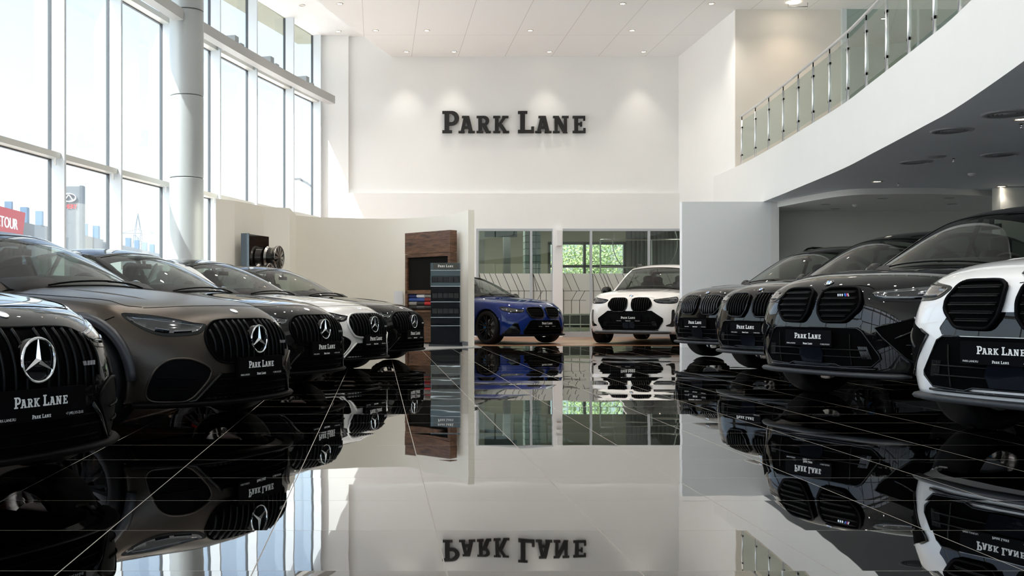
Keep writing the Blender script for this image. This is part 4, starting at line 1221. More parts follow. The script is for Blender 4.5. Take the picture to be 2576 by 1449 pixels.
def make_wheel(root, cx, y, R, w, rim_mat, loc, sgn, kind, cap_star=True):
    ctr = Vector((cx, y, R + .005)) + Vector(loc)
    t_ = MB()
    h = w / 2; rr_ = R * .74
    t_.lathe([(rr_, -h * .86), (R * .80, -h), (R * .93, -h), (R * .985, -h * .86), (R, -h * .6), (R, h * .6), (R * .985, h * .86), (R * .93, h), (R * .80, h), (rr_, h * .86)], 56, 'y')
    # tread grooves as thin rings
    for g in (-.35, 0, .35): t_.lathe([(R * 1.0005, h * g - .006), (R * .985, h * g), (R * 1.0005, h * g + .006)], 56, 'y')
    o = t_.build('wheel', M_rubber, root, smooth=True); o.location = ctr
    m = MB(); s = sgn
    prof = [(rr_ * .93, h * .62), (rr_ * .985, h * .90), (rr_ * 1.02, h * .86), (rr_, h * .3), (rr_ * .9, -h * .8), (rr_ * .88, -h * .8), (rr_ * .92, h * .3)]
    m.lathe([(r, q * s) for r, q in prof], 56, 'y', close=True)
    n = 10 if kind == 'merc' else 7
    for k in range(n):
        a = 2 * PI * k / n
        for d_ in (-.11, .11) if kind == 'merc' else (-.15, .15):
            u = Vector((math.cos(a + d_), 0, math.sin(a + d_))); v = Vector((math.cos(a + d_ * .2), 0, math.sin(a + d_ * .2)))
            m.beam(v * rr_ * .16 + Vector((0, h * .58 * s, 0)), u * rr_ * .95 + Vector((0, h * .66 * s, 0)), .020, .035, up=(0, 1, 0))
        if kind == 'merc':                      # little webs between the twin spokes near the rim
            u = Vector((math.cos(a), 0, math.sin(a))); w_ = Vector((-math.sin(a), 0, math.cos(a)))
            m.beam(u * rr_ * .72 - w_ * .03 + Vector((0, h * .62 * s, 0)), u * rr_ * .72 + w_ * .03 + Vector((0, h * .62 * s, 0)), .016, .02, up=(0, 1, 0))
    m.lathe([(0, h * .64 * s), (rr_ * .13, h * .64 * s), (rr_ * .22, h * .52 * s), (rr_ * .24, h * .2 * s), (0, h * .2 * s)], 24, 'y')
    rm = m.build('rim', rim_mat, o, autos=35)
    dk = MB().lathe([(0, -h * .15 * s), (R * .5, -h * .15 * s), (R * .5, -h * .3 * s), (0, -h * .3 * s)], 32, 'y')
    dk.build('brake_disc', M_steel, o)
    cp = MB().box(-R * .62, min(-h * .45 * s, -h * .0), R * -.25, -R * .33, max(-h * .45 * s, 0), R * .25)
    cp.build('brake_caliper', M_red if kind == 'merc' else M_badge_blue, o)
    if cap_star and kind == 'merc':
        sm = MB(); star_mesh(sm, (0, h * .66 * s, 0), rr_ * .12, (0, s, 0), .003) if False else None
        ring = [Vector((rr_ * .12 * math.cos(2 * PI * k / 24), h * .66 * s, rr_ * .12 * math.sin(2 * PI * k / 24))) for k in range(24)]
        sm.tube(ring, .003, 6, closed=True)
        for k in range(3):
            a = PI / 2 + k * 2 * PI / 3; sm.tube([Vector((0, h * .67 * s, 0)), Vector((rr_ * .12 * math.cos(a), h * .66 * s, rr_ * .12 * math.sin(a)))], [.007, .0015], 6)
        sm.build('hub_badge', M_chrome, o)
    return o

_cache = {}
def surface_for(kind):
    if kind not in _cache:
        net = {'merc': merc_net, 'suv': suv_net}.get(kind, lambda: scaled(merc_net(), 1.05, 1.045, 1.055))()
        if kind == 'm5': net.update(wr=.36, arch=.392)
        if kind == 'x6':
            net = suv_net(); g = net['gh']
            k_ = [1, 1, .985, .97, .955, .955, 1]
            for i, r in enumerate(g): g[i] = [(x, y, z if z < 1.16 else 1.16 + (z - 1.16) * k_[i]) for x, y, z in r]
        V, Fc, MI = body_surface(net)
        _cache[kind] = (net, V, Fc, MI, Skin(V, Fc))
    return _cache[kind]

def fender_strip(net, cx, sgn, R, w, ty, mb):
    """flat band round the wheel opening (SUV cladding)"""
    zc = net['wr'] + .01; pts = []
    for k in range(25):
        a = math.radians(-12 + 204 * k / 24)
        pts.append(a)
    return pts, zc

def build_car(kind, name, loc, heading, paint, label, cat='car', group=None, opts=None):
    opts = opts or {}
    net, V, Fc, MI, skin = surface_for(kind)
    L = net['L']; h = Vector(heading).normalized(); rz = math.atan2(h.y, h.x)
    c = Vector((loc[0], loc[1], 0)) - Vector((h.x, h.y, 0)) * (L / 2)
    root = empty(name, (c.x, c.y, opts.get('z', 0)), rz, label, cat, group)
    O = (L / 2, 0, 0)
    big = kind in ('suv', 'x6')
    kz = {'merc': 1, 'm5': 1.055}.get(kind, 1)
    def put(mb, nm, mat, parent=None, **k):
        o = mb.build(nm, mat, parent or root, None if parent else O, **k); return o
    def surf(nm, sel, mat, off=0):
        v2, f2 = compact(V, [q for q, m in zip(Fc, MI) if m == sel])
        return put(MB().add(v2, f2), nm, mat, smooth=True)
    body = surf('body', 0, paint); hood = surf('hood', 1, paint)
    # underbody and wheel wells
    ub = MB(); wyi = net['wy'] - .16; zb = .20 if not big else .27
    ub.box(-L + .25, -wyi, zb, -.22, wyi, zb + .30)
    ub.box(net['rx'] + net['arch'] + .03, -net['ty'] + .07, zb - .01, net['fx'] - net['arch'] - .03, net['ty'] - .07, zb + .25)
    ub.box(-L + .3, -wyi - .1, zb, net['rx'] - net['arch'] - .05, wyi + .1, zb + .3)
    put(ub, 'underbody', M_black_matte)
    ww = MB()
    for cx in (net['fx'], net['rx']):
        for s in (1, -1):
            zc = net['wr'] + .01; y0 = s * (net['wy'] - .17); y1 = s * (net['ty'] - .05); R = net['arch'] - .002
            A = [(cx + R * math.cos(math.radians(a)), zc + R * math.sin(math.radians(a))) for a in range(-20, 201, 10)]
            vs = [(x, y0, z) for x, z in A] + [(x, y1, z) for x, z in A]; n = len(A)
            ww.add(vs, [(i, i + 1, n + i + 1, n + i) for i in range(n - 1)] + [tuple(range(n))])
    put(ww, 'wheel_arch_liner', M_black_matte)
    # cabin tub
    g = net['gh']; zt = g[0][4][2]
    cb = MB(); xf = g[0][0][0] - .05; xr = g[6][0][0] + .15; yi = .72 if not big else .78
    cb.add([(xf, -yi, zt - .02), (xf, yi, zt - .02), (xf - .3, yi, .42), (xf - .3, -yi, .42), (xr, yi, .42), (xr, -yi, .42), (xr, yi, zt), (xr, -yi, zt)],
           [(0, 1, 2, 3), (3, 2, 4, 5), (5, 4, 6, 7), (1, 6, 4, 2), (0, 3, 5, 7)])
    put(cb, 'cabin_tub', M_black_matte)
    # greenhouse
    gv = []; gi = {}; gf = []; gm = []
    def gid(p, s):
        p = (p[0], p[1] * s, p[2]); k = tuple(round(q, 5) for q in p)
        if k not in gi: gi[k] = len(gv); gv.append(p)
        return gi[k]
    for s in (1, -1):
        for i in range(6):
            for j in range(4):
                q = [gid(g[i][j], s), gid(g[i][j + 1], s), gid(g[i + 1][j + 1], s), gid(g[i + 1][j], s)]
                m = (0 if i < 2 else 1 if i < 4 else 2) if j < 2 else (3 if i < 4 or (big and i < 5) else 4)
                gf.append(tuple(q if s == -1 else q[::-1])); gm.append(m)
    cr = []
    for s in (1, -1):
        for i in range(6): cr.append(((gid(g[i][2], s), gid(g[i + 1][2], s)), .7))
    GV, GF, GM = subdivide(gv, gf, gm, 3, cr)
    roofm = opts.get('roof', paint)
    for sel, nm, mat in ((0, 'windshield', M_car_glass), (1, 'roof', roofm), (2, 'rear_window', M_car_glass), (3, 'side_windows', M_car_glass), (4, 'rear_pillar', paint)):
        v2, f2 = compact(GV, [q for q, m in zip(GF, GM) if m == sel])
        put(MB().add(v2, f2), nm, mat, smooth=True)
    # pillars, headers, belt trims follow the cage lines of the greenhouse
    gb = BVHTree.FromPolygons(GV, GF)
    def on(p, off=.004):
        h_ = gb.find_nearest(Vector(p)); n_ = h_[1]
        if n_.dot(h_[0] - Vector((-2.8, 0, .9))) < 0: n_ = -n_
        return h_[0] + n_ * off
    def strip(mb, pts, wid, sgn=1):
        P = cr_interp([Vector(p) for p in pts], 6); q = []
        for i, p in enumerate(P):
            t__ = (P[min(i + 1, len(P) - 1)] - P[max(i - 1, 0)]).normalized()
            h_ = gb.find_nearest(p); n_ = h_[1]
            if n_.dot(h_[0] - Vector((-2.8, 0, .9))) < 0: n_ = -n_
            b_ = t__.cross(n_).normalized()
            wd_ = wid if not callable(wid) else wid(i / (len(P) - 1))
            q.append((on(h_[0] - b_ * wd_ / 2), on(h_[0], .009), on(h_[0] + b_ * wd_ / 2)))
        vs = [a for t3 in q for a in t3]; fs = []
        for i in range(len(q) - 1):
            for j in range(2): fs.append((3 * i + j, 3 * i + j + 1, 3 * i + j + 4, 3 * i + j + 3))
        mb.add(vs, fs)
    pil = opts.get('pillar', paint)
    for s in (1, -1):
        M2 = lambda p: (p[0], p[1] * s, p[2])
        m = MB(); strip(m, [M2(g[i][2]) for i in range(0, 7)], lambda u: .085 if u < .5 else .085 + (u - .5) * .12)
        put(m, 'roof_pillar', pil, smooth=True)
        m = MB(); strip(m, [M2(g[3][2]), M2(g[3][3]), M2(g[3][4])], .07); put(m, 'door_pillar', M_black_gloss, smooth=True)
        m = MB(); strip(m, [M2(g[i][4]) for i in range(0, 6)], .05); put(m, 'window_trim', M_black_gloss, smooth=True)
    m = MB(); strip(m, [(g[2][2][0], -g[2][2][1], g[2][2][2]), (g[2][1][0], -g[2][1][1], g[2][1][2]), g[2][0], g[2][1], g[2][2]], .07); put(m, 'windshield_header', opts.get('header', M_black_gloss), smooth=True)
    m = MB(); strip(m, [(g[0][2][0], -g[0][2][1], g[0][2][2]), (g[0][1][0], -g[0][1][1], g[0][1][2]), g[0][0], g[0][1], g[0][2]], .05); put(m, 'wiper_cowl', M_black_satin, smooth=True)
    for y0, y1 in ((-.50, .12), (.08, .66)):
        m = MB(); xb = g[0][0][0] - .02
        P = [on((xb - .03 - .12 * abs(y0 + (y1 - y0) * k / 6) ** 2, y0 + (y1 - y0) * k / 6, g[0][0][2] + .03 + .02 * k / 6), .02) for k in range(7)]
        m.tube(P, .007, 6); put(m, 'wiper', M_black_satin)
    # interior
    zs_ = .66 if not big else .86; hh = .0 if not big else .22
    for x in (-2.55, -3.35):
        for y in ((-.37, .37) if x > -3 else (-.37, .37)):
            m = MB()
            P = [(x + .25, y, zs_ - .12), (x - .02, y, zs_ - .1), (x - .12, y, zs_ + .2), (x - .2, y, zs_ + .48)]
            m.tube([Vector(p) for p in P], [.20, .22, .21, .16], 12, flat=1.0, up=(0, 1, 0))
            m.tube([(x - .21, y, zs_ + .44), (x - .225, y, zs_ + .50), (x - .22, y, zs_ + .62), (x - .21, y, zs_ + .66)], [.05, .12, .12, .07], 12, up=(0, 1, 0), flat=.5)
            put(m, 'seat', M_leather, smooth=True)
    m = MB(); xd = g[0][0][0] - .35; zd = g[0][0][2]
    m.tube([(xd, -.70, zd - .08), (xd + .03, -.3, zd - .05), (xd + .03, .3, zd - .05), (xd, .70, zd - .08)], .13, 12, flat=2.0, up=(0, 0, 1)); put(m, 'dashboard', M_leather, smooth=True)
    m = MB(); cx_ = xd - .28; cz_ = zd - .05
    ax = Vector((-.9, 0, .42)).normalized(); u_ = Vector((0, 1, 0)); v_ = ax.cross(u_)
    m.tube([Vector((cx_, .37, cz_)) + (u_ * math.cos(2 * PI * k / 24) + v_ * math.sin(2 * PI * k / 24)) * .175 for k in range(24)], .015, 8, closed=True)
    m.tube([Vector((cx_, .37, cz_)) - u_ * .17, Vector((cx_, .37, cz_)) + u_ * .17], .018, 6); m.tube([Vector((cx_, .37, cz_)), Vector((cx_, .37, cz_)) - ax * .2], .03, 8)
    put(m, 'steering_wheel', M_leather, smooth=True)
    m = MB(); pm = Vector(g[2][0]) + Vector((.06, 0, -.17)); m.obox(pm, (1, 0, 0), (0, 1, 0), (0, 0, 1), .015, .095, .026); m.tube([pm, pm + Vector((-.01, 0, .08))], .02, 6); put(m, 'interior_mirror', M_black_satin)
    # door mirrors
    for s in (1, -1):
        m = MB(); p = Vector(g[1][4]) + Vector((.12, .0, .06)); p.y = net['ty'] + .10; hm = .075 if not big else .10
        P = [(p.x + .02, p.y - .02, p.z + .03)]
        pts = [Vector((p.x + .00, (p.y - .11), p.z)), Vector((p.x - .01, p.y - .08, p.z)), Vector((p.x - .02, p.y, p.z + .01)), Vector((p.x - .04, p.y + .06, p.z + .01)), Vector((p.x - .05, p.y + .09, p.z + .01))]
        pts = [Vector((q.x, q.y * s, q.z)) for q in pts]
        m.tube(pts, [hm * .55, hm, hm * 1.05, hm * .8, hm * .3], 14, up=(0, 0, 1), flat=.9)
        a_ = Vector((p.x - .02, (net['ty'] - .09) * s, p.z - .07)); m.tube([a_, a_ + Vector((.0, .09 * s, .03)), Vector((p.x - .02, (p.y - .03) * s, p.z - hm * .6))], [.035, .028, .03], 8)
        o = put(m, 'door_mirror', opts.get('mirror', M_black_gloss), smooth=True)
        gl = MB().obox((p.x - .085, p.y * s, p.z), (1, 0, 0), (0, 1, 0), (0, 0, 1), .004, hm * .8, hm * .55); gl.build('mirror_glass', M_chrome, o)
    # wheels
    rim_mat = opts.get('rim', M_rim_dark)
    for cx in (net['fx'], net['rx']):
        for s in (1, -1): make_wheel(root, cx, s * net['wy'], net['wr'], .265 if not big else .29, rim_mat, O, s, 'merc' if kind == 'merc' else 'bmw')
    # hood shut line
    M_gap = M_black_matte
    def both(fn, nm, mat, **k):
        for s in (1, -1):
            m = MB(); fn(m, s); put(m, nm, mat, **k)
    topb = BVHTree.FromPolygons(V, Fc)
    def top_pt(x, y, off):
        h_ = topb.ray_cast(Vector((x, y, 3)), Vector((0, 0, -1)))
        if h_[0] is None: h_ = topb.find_nearest(Vector((x, y, 1)))
        return h_[0] + Vector((0, 0, off))
    yk = net['cols'][6][5][1]
    for s in (1, -1):
        m = MB()
        hl_ = cr_interp([Vector((x, s * y, 0)) for x, y in ([(-1.60, yk * .95), (-1.35, yk * .945), (-1.1, yk * .935), (-.88, yk * .91), (-.70, yk * .86)] + ([(-.56, .735), (-.47, .66)] if not big else []))], 8)
        P = [top_pt(q.x, q.y, .0005) for q in hl_]
        m.tube(P, .0024, 5); put(m, 'hood_gap', M_gap)
        m = MB(); xs_ = [-.45, -.7, -.95, -1.2, -1.45]
        m.tube([top_pt(x, s * (yk * .52 + .05 * (k / 4)), .0) - Vector((0, 0, .004)) for k, x in enumerate(xs_)], [.002, .009, .011, .009, .003], 6); put(m, 'hood_crease', paint, smooth=True)
    for s in (1, -1):                           # doors: shut lines down the side
        for x in (net['fx'] - .62, net['fx'] - 1.72) + ((net['fx'] - 2.6,) if big or kind == 'm5' else ()):
            m = MB(); P = []
            for k in range(9):
                z = (.30 if not big else .4) + ((.88 * kz if not big else 1.08) - (.30 if not big else .4)) * k / 8
                h_ = topb.ray_cast(Vector((x, 3 * s, z)), Vector((0, -s, 0)))
                if h_[0]: P.append(h_[0] + Vector((0, .001 * s, 0)))
            if len(P) > 2: m.tube(P, .0035, 5); put(m, 'door_gap', M_gap)
        x = net['fx'] - 1.5; z = .80 * kz if not big else 1.0
        h_ = topb.ray_cast(Vector((x, 3 * s, z)), Vector((0, -s, 0)))
        m = MB(); m.tube([h_[0] + Vector((.10, -.005 * s, 0)), h_[0] + Vector((.07, .022 * s, 0)), h_[0] + Vector((-.07, .022 * s, 0)), h_[0] + Vector((-.10, -.005 * s, 0))], .012, 8); put(m, 'door_handle', paint, smooth=True)
    if kind == 'merc': merc_face(root, put, skin, net, paint, opts, O)
    elif kind == 'm5': m5_face(root, put, skin, net, paint, opts, O)
    else: suv_face(root, put, skin, net, paint, opts, O, kind)
    # rear lights, simple
    for s in (1, -1):
        sk = MB(); zr = (.84 if not big else 1.0) * (kz)
        ol = [(.45, zr - .05), (.80, zr - .06), (.80, zr + .05), (.45, zr + .04)]
        b2 = skin.b; P = []
        for u, z in ol:
            h_ = b2.ray_cast(Vector((-8, u * s, z)), Vector((1, 0, 0)))
            P.append((h_[0] if h_[0] else Vector((-L + .1, u * s, z))) + Vector((-.01, 0, 0)))
        sk.add(P + [p + Vector((.04, 0, 0)) for p in P], [(0, 1, 2, 3), (0, 4, 5, 1), (1, 5, 6, 2), (2, 6, 7, 3), (3, 7, 4, 0)])
        put(sk, 'tail_light', principled('tail_red', (.25, .01, .01), .1, coat=1))
    return root

M_rim_dark = principled('dark_alloy', (.035, .035, .037), .25, .8)
M_rim_silver = principled('silver_alloy', (.30, .30, .31), .25, 1.0)
M_lens = thin_glass('headlamp_lens', (.80, .84, .86), 1.6)
M_lamp_house = principled('headlamp_housing', (.006, .007, .008), .2, .0, 1.0, spec=.0, cior=1.38)
M_refl = principled('reflector_dark', (.22, .22, .24), .12, 1.0, .5)
M_lens_dark = principled('lens_dark_mirror', (.055, .058, .062), .07, 1.0, 1.0)
M_led = principled('led_strip', (.22, .23, .25), .15, .5)
M_vane = principled('vane_black', (.0018, .0018, .0018), .35, 0, 0, spec=.15)

def headlight(put, skin, outl, a, s, details, house=M_lamp_house, off=.004):
    m = MB(); skin.patch(m, outl, a, off, s, .03, .03); o = put(m, 'headlight', house, autos=40)
    cu = sum(u for u, z in outl) / len(outl); cz = sum(z for u, z in outl) / len(outl)
    inn = [(cu + (u - cu) * .90, cz + (z - cz) * .74) for u, z in outl]
    m = MB(); skin.patch(m, inn, a, off + .002, s, .03, .004); m.build('lens', M_lens_dark, o, smooth=True)
    L_ = o.location
    d = MB()
    for p, q, r, mi in details: skin.line(d, p, q, a, off + .001, r * .8, s, 8, 6, mi)
    d.build('light_strip', None, o, mats=[M_led, M_chrome, M_refl], smooth=True)
    r_ = MB(); skin.rim(r_, outl, a, off - .003, .003, s, 6); r_.build('surround', M_black_gloss, o, smooth=True)
    return o

def merc_face(root, put, skin, net, paint, opts, O):
    G = smooth_closed([(u * .95, z) for u, z in [(0, .742), (.22, .742), (.36, .728), (.455, .675), (.485, .60), (.455, .52), (.385, .463), (.2, .447), (0, .445), (-.2, .447), (-.385, .463), (-.455, .52), (-.485, .60), (-.455, .675), (-.36, .728), (-.22, .742)]], 4)
    m = MB(); skin.patch(m, G, 0, .004, 1, .04, .02); gr_ = put(m, 'grille', M_black_matte, autos=40)
    m = MB(); skin.rim(m, G, 0, .008, .007 if 'frame' not in opts else .014, 1, 8); m.build('grille_frame', opts.get('frame', M_black_satin), gr_, smooth=True)
    for k in range(-7, 8):
        y = k * .0605
        sp = span(G, y, 0)
        if not sp: continue
        m = MB(); n = 8; P = []
        for i in range(n + 1):
            z = sp[0] + .012 + (sp[1] - sp[0] - .024) * i / n
            P.append(skin.hit(y, z, 0, .022 + .012 * math.sin(PI * i / n)))
        m.tube(P, .0065, 8, up=(0, 1, 0), flat=1.8); m.build('vane', M_vane, gr_, smooth=True)
    c = skin.hit(0, .607, 0, .052)
    m = MB(); m.lathe([(0, .0), (.088, .0), (.094, -.012), (.094, -.04), (0, -.04)], 40, 'x', c=(c.x - .006, 0, .607)); m.build('badge_disc', M_black_gloss, gr_, autos=40)
    m = MB(); star_mesh(m, (c.x, 0, .607), .093, (1, 0, .03), .0065); m.build('star_badge', M_chrome, gr_, autos=30)
    # small script badge on the grille (silver bars and letters)
    m = MB()
    for k in range(3): p = skin.hit(.285 + k * .009, .575, 0, .046); m.obox(p, (1, 0, 0), (0, .95, .3), (0, -.3, .95), .002, .0028, .010)
    for k in range(3): p = skin.hit(.322 + k * .022, .575, 0, .046); m.obox(p, (1, 0, 0), (0, 1, 0), (0, 0, 1), .002, .0075, .010)
    m.build('script_badge', M_steel, gr_)
    number_plate(root, skin.hit(0, .42).x + .045, .418, O)
    m = MB(); m.box(skin.hit(0, .42).x - .03, -.24, .36, skin.hit(0, .42).x + .026, .24, .475); put(m, 'plate_bracket', M_black_satin)
    # hood emblem
    q = skin.hit(0, .800, 0, .004); h_ = skin.b.find_nearest(q)
    n_ = h_[1] if h_[1].x > 0 else -h_[1]
    x_, y_, z_ = disc_frame(n_); c_ = h_[0] + n_ * .002
    m = MB(); pts = [c_ + (x_ * math.cos(2 * PI * k / 28) + y_ * math.sin(2 * PI * k / 28)) * .028 for k in range(28)]
    m.add([c_] + pts, [(0, k + 1, (k + 1) % 28 + 1) for k in range(28)]); m.tube(pts, .003, 6, closed=True)
    put(m, 'hood_emblem', M_steel, smooth=False)
    # lower centre intake and side intakes
    Cn = [(-.36, .385), (.36, .385), (.44, .31), (.53, .215), (.50, .205), (-.50, .205), (-.53, .215), (-.44, .31)]
    m = MB(); skin.patch(m, Cn, 0, .004, 1, .05, .02); ci = put(m, 'lower_intake', M_black_matte, autos=40)
    for z in (.25, .30, .345):
        m = MB(); skin.line(m, (-.44, z), (.44, z), 0, .012, .005, 1, 12); m.build('intake_bar', M_black_satin, ci)
    for s in (1, -1):
        Sd = smooth_closed([(.42, .405), (.55, .480), (.70, .490), (.79, .445), (.84, .36), (.855, .27), (.82, .222), (.72, .212), (.60, .215), (.51, .28)], 4)
        a = math.radians(20); Sd2 = [(u * .97 + .035, z) for u, z in Sd]
        m = MB(); skin.patch(m, Sd2, a, .004, s, .04, .02); o = put(m, 'side_intake', M_black_satin, autos=40)
        m = MB(); skin.rim(m, Sd2, a, .006, .008, s, 8); m.build('intake_surround', opts.get('claw', M_black_satin), o, smooth=True)
        m = MB(); skin.line(m, (.56, .36), (.82, .375), a, .010, .005, s); skin.line(m, (.60, .29), (.82, .30), a, .010, .005, s); m.build('intake_bar', M_black_satin, o)
        # headlamp: pointed towards the grille, sweeping back and up
        a = math.radians(42)
        H = smooth_closed([(.395, .712), (.47, .722), (.58, .745), (.72, .770), (.86, .785), (.945, .785), (.90, .735), (.80, .675), (.70, .643), (.56, .640), (.45, .652), (.405, .685)], 3)
        headlight(put, skin, H, a, s, [((.45, .702), (.88, .760), .0028, 0), ((.50, .672), (.62, .668), .006, 2), ((.65, .675), (.74, .69), .006, 2)])
        # line from lamp to hood and bumper shut line
        m = MB(); skin.line(m, (.99, .765), (1.16, .70), a, .001, .003, s, 8, 5); put(m, 'bumper_gap', M_black_matte)
        # front flic along lip
        m = MB(); skin.rim(m, [(.37, .390), (.45, .325), (.56, .215), (.70, .197), (.86, .205)], math.radians(15), .012, .012, s, 8, closed=False); put(m, 'bumper_blade', opts.get('blade', M_black_gloss), smooth=True)
    m = MB(); P = [skin.hit(-.84 + 1.68 * k / 28, .212, 0, .015) for k in range(29)]
    P = [Vector((p.x, p.y, .19)) for p in P]
    m.tube(P, .020, 8, up=(0, 0, 1), flat=2.0); put(m, 'splitter', M_black_satin, smooth=True)
    # front edge of the hood
    m = MB(); P = [skin.hit(y, z, 0, .0005) for y, z in [(-.66, .822), (-.55, .826), (-.36, .833), (-.18, .836), (0, .837), (.18, .836), (.36, .833), (.55, .826), (.66, .822)]]
    m.tube(cr_interp(P, 3), .0024, 5); put(m, 'hood_gap', M_black_matte)
    if opts.get('flare'):
        for s in (1, -1):
            m = MB(); cx = net['fx']; zc = net['wr'] + .01; P = []
            for k in range(30):
                an = math.radians(0 + 176 * k / 29); R = net['arch'] + .03
                x = cx + R * math.cos(an); z = zc + R * math.sin(an)
                h_ = skin.b.ray_cast(Vector((x, 2 * s, z)), Vector((0, -s, 0)))
                if h_[0]: P.append(h_[0] + Vector((0, .0 * s, 0)))
            m.tube(P, .036, 8, up=(0, 1, 0), flat=1); 
            put(m, 'wheel_flare', M_flare, smooth=True)
M_flare = principled('dark_flare', (.015, .018, .024), .4)

def kidney(sc_=1.0):
    base = [(.055, .955), (.115, .985), (.35, .985), (.405, .968), (.462, .875), (.455, .81), (.36, .715), (.325, .702), (.135, .700), (.105, .715), (.06, .775), (.045, .86)]
    return base
def rounded(outl, t=.18):
    out = []
    n = len(outl)
    for i in range(n):
        p, c, q = outl[i - 1], outl[i], outl[(i + 1) % n]
        out.append((c[0] + (p[0] - c[0]) * t, c[1] + (p[1] - c[1]) * t)); out.append((c[0] * .6 + (p[0] + q[0]) * .2 * 1 if False else c[0] + ((p[0] - c[0]) + (q[0] - c[0])) * t * .35, c[1] + ((p[1] - c[1]) + (q[1] - c[1])) * t * .35))
        out.append((c[0] + (q[0] - c[0]) * t, c[1] + (q[1] - c[1]) * t))
    return out
def suv_face(root, put, skin, net, paint, opts, O, kind):
    style = opts.get('style', 'm')              # 'm' horizontal double bars, 'v' vertical bars
    K = rounded(kidney(), .2)
    mid = opts.get('mid', M_black_gloss)
    # black mask between kidneys and lower opening
    mask = [(-.42, .80), (.42, .80), (.50, .70), (.47, .655), (-.47, .655), (-.50, .70)]
    if opts.get('mask', True):
        m = MB(); skin.patch(m, rounded(mask, .1), 0, .003, 1, .05, .02); put(m, 'black_mask', M_black_gloss, autos=40)
    for s in (1, -1):
        m = MB(); skin.patch(m, K, 0, .008, s, .04, .03); o = put(m, 'kidney_grille', M_black_matte, autos=40)
        m = MB(); skin.rim(m, K, 0, .022, .012, s, 8); m.build('grille_frame', M_black_satin if style == 'm' else M_black_gloss, o, smooth=True)
        if style == 'm':
            for z in (.745, .79, .84, .89, .94):
                sp = span(K, z, 1)
                m = MB(); skin.line(m, (sp[0] + .03, z), (sp[1] - .035, z), 0, .030, .006, s, 8, 6); skin.line(m, (sp[0] + .03, z + .012), (sp[1] - .035, z + .012), 0, .022, .004, s, 8, 6)
                m.build('grille_bar', M_vane, o, smooth=True)
            if s == 1:
                m = MB()
                for k, c_ in enumerate((0, 1, 2, 3)):
                    p = skin.hit(.315 + k * .011, .918, 0, .042); m.obox(p, (1, 0, 0), (0, .93, .36), (0, -.36, .93), .002, .0045, .013, mi=[0, 1, 2, 3][k])
                for k in range(3): p = skin.hit(.25 + k * .02, .918, 0, .040); m.obox(p, (1, 0, 0), (0, 1, 0), (0, 0, 1), .002, .007, .010, mi=3)
                m.build('script_badge', None, o, mats=[M_badge_blue, M_violet, M_red, M_steel])
        else:
            for k in range(8):
                y = .085 + k * .046; sp = span(K, y, 0)
                if not sp: continue
                m = MB(); n = 8; P = [skin.hit(y + .0 * i, sp[0] + .015 + (sp[1] - sp[0] - .03) * i / n, 0, .026 + .012 * math.sin(PI * i / n), s) for i in range(n + 1)]
                m.tube(P, .009, 8, up=(0, 1, 0), flat=1.6); m.build('grille_bar', M_vane if opts.get('dim') else M_vane_l, o, smooth=True)
        # headlamp
        a = math.radians(32)
        H = rounded([(.475, .955), (.70, .980), (.88, 1.0), (1.03, 1.02), (1.035, .955), (.99, .885), (.85, .868), (.60, .872), (.52, .895)], .25)
        headlight(put, skin, H, a, s, [((.60, .905), (.84, .900), .006, 0), ((.60, .945), (.84, .96), .003, 0), ((.86, .93), (.93, .93), .014, 2), ((.86, .965), (.97, .978), .003, 0)], house=opts.get('house', M_lamp_house))
        if kind == 'suv':
            # outer bumper intake, pointed to the outside
            a = math.radians(30)
            Sd = [(.56, .655), (.62, .675), (.95, .755), (1.03, .765), (1.035, .43), (.98, .385), (.84, .385), (.80, .41), (.62, .58)] if style == 'm' else [(.84, .70), (1.03, .72), (1.035, .42), (.88, .40), (.81, .62)]
            m = MB(); skin.patch(m, Sd, a, .004, s, .05, .02); o2 = put(m, 'side_intake', M_black_matte, autos=40)
            m = MB(); skin.rim(m, Sd, a, .008, .008, s, 8); skin.line(m, (.72, .57), (1.0, .70), a, .006, .010, s); skin.line(m, (.80, .52), (1.0, .52), a, .008, .006, s)
            m.build('intake_frame', M_black_gloss, o2, smooth=True)
        else:
            a = math.radians(25)
            Sd = rounded([(.86, .74), (.93, .75), (.94, .40), (.88, .385), (.74, .40), (.74, .42), (.85, .46)], .2)
            m = MB(); skin.patch(m, Sd, a, .005, s, .05, .02); put(m, 'side_intake', M_black_gloss, autos=40)
    # lower opening
    Cn = [(-.455, .65), (.455, .65), (.50, .625), (.635, .43), (.64, .40), (.565, .335), (.30, .325), (.24, .345), (-.24, .345), (-.30, .325), (-.565, .335), (-.64, .40), (-.635, .43), (-.50, .625)] if kind == 'suv' else \
         [(-.47, .715), (.47, .715), (.69, .56), (.69, .50), (.60, .34), (.50, .31), (-.50, .31), (-.60, .34), (-.69, .50), (-.69, .56)]
    m = MB(); skin.patch(m, Cn, 0, .006, 1, .05, .02); ci = put(m, 'lower_intake', M_black_matte if kind == 'suv' else M_black_satin, autos=40)
    m = MB(); skin.rim(m, Cn, 0, .012, .007, 1, 8); m.build('intake_frame', M_black_gloss, ci, smooth=True)
    for z in (.41, .47):
        m = MB(); skin.line(m, (-.54, z), (.54, z), 0, .018, .006, 1, 16); m.build('intake_bar', M_vane, ci, smooth=True)
    for s in (1, -1):
        m = MB()
        for k in range(9): skin.line(m, (.50 + k * .009, .40), (.47 + k * .009, .50), 0, .014, .0025, s, 3, 4)
        m.build('intake_fins', M_vane_l, ci)
        m = MB(); skin.line(m, (.40, .345), (.40, .60), 0, .016, .006, s); m.build('intake_bar', M_vane, ci)
    # radar cover
    Hx = [(-.11, .49), (.11, .49), (.135, .43), (.11, .355), (-.11, .355), (-.135, .43)]
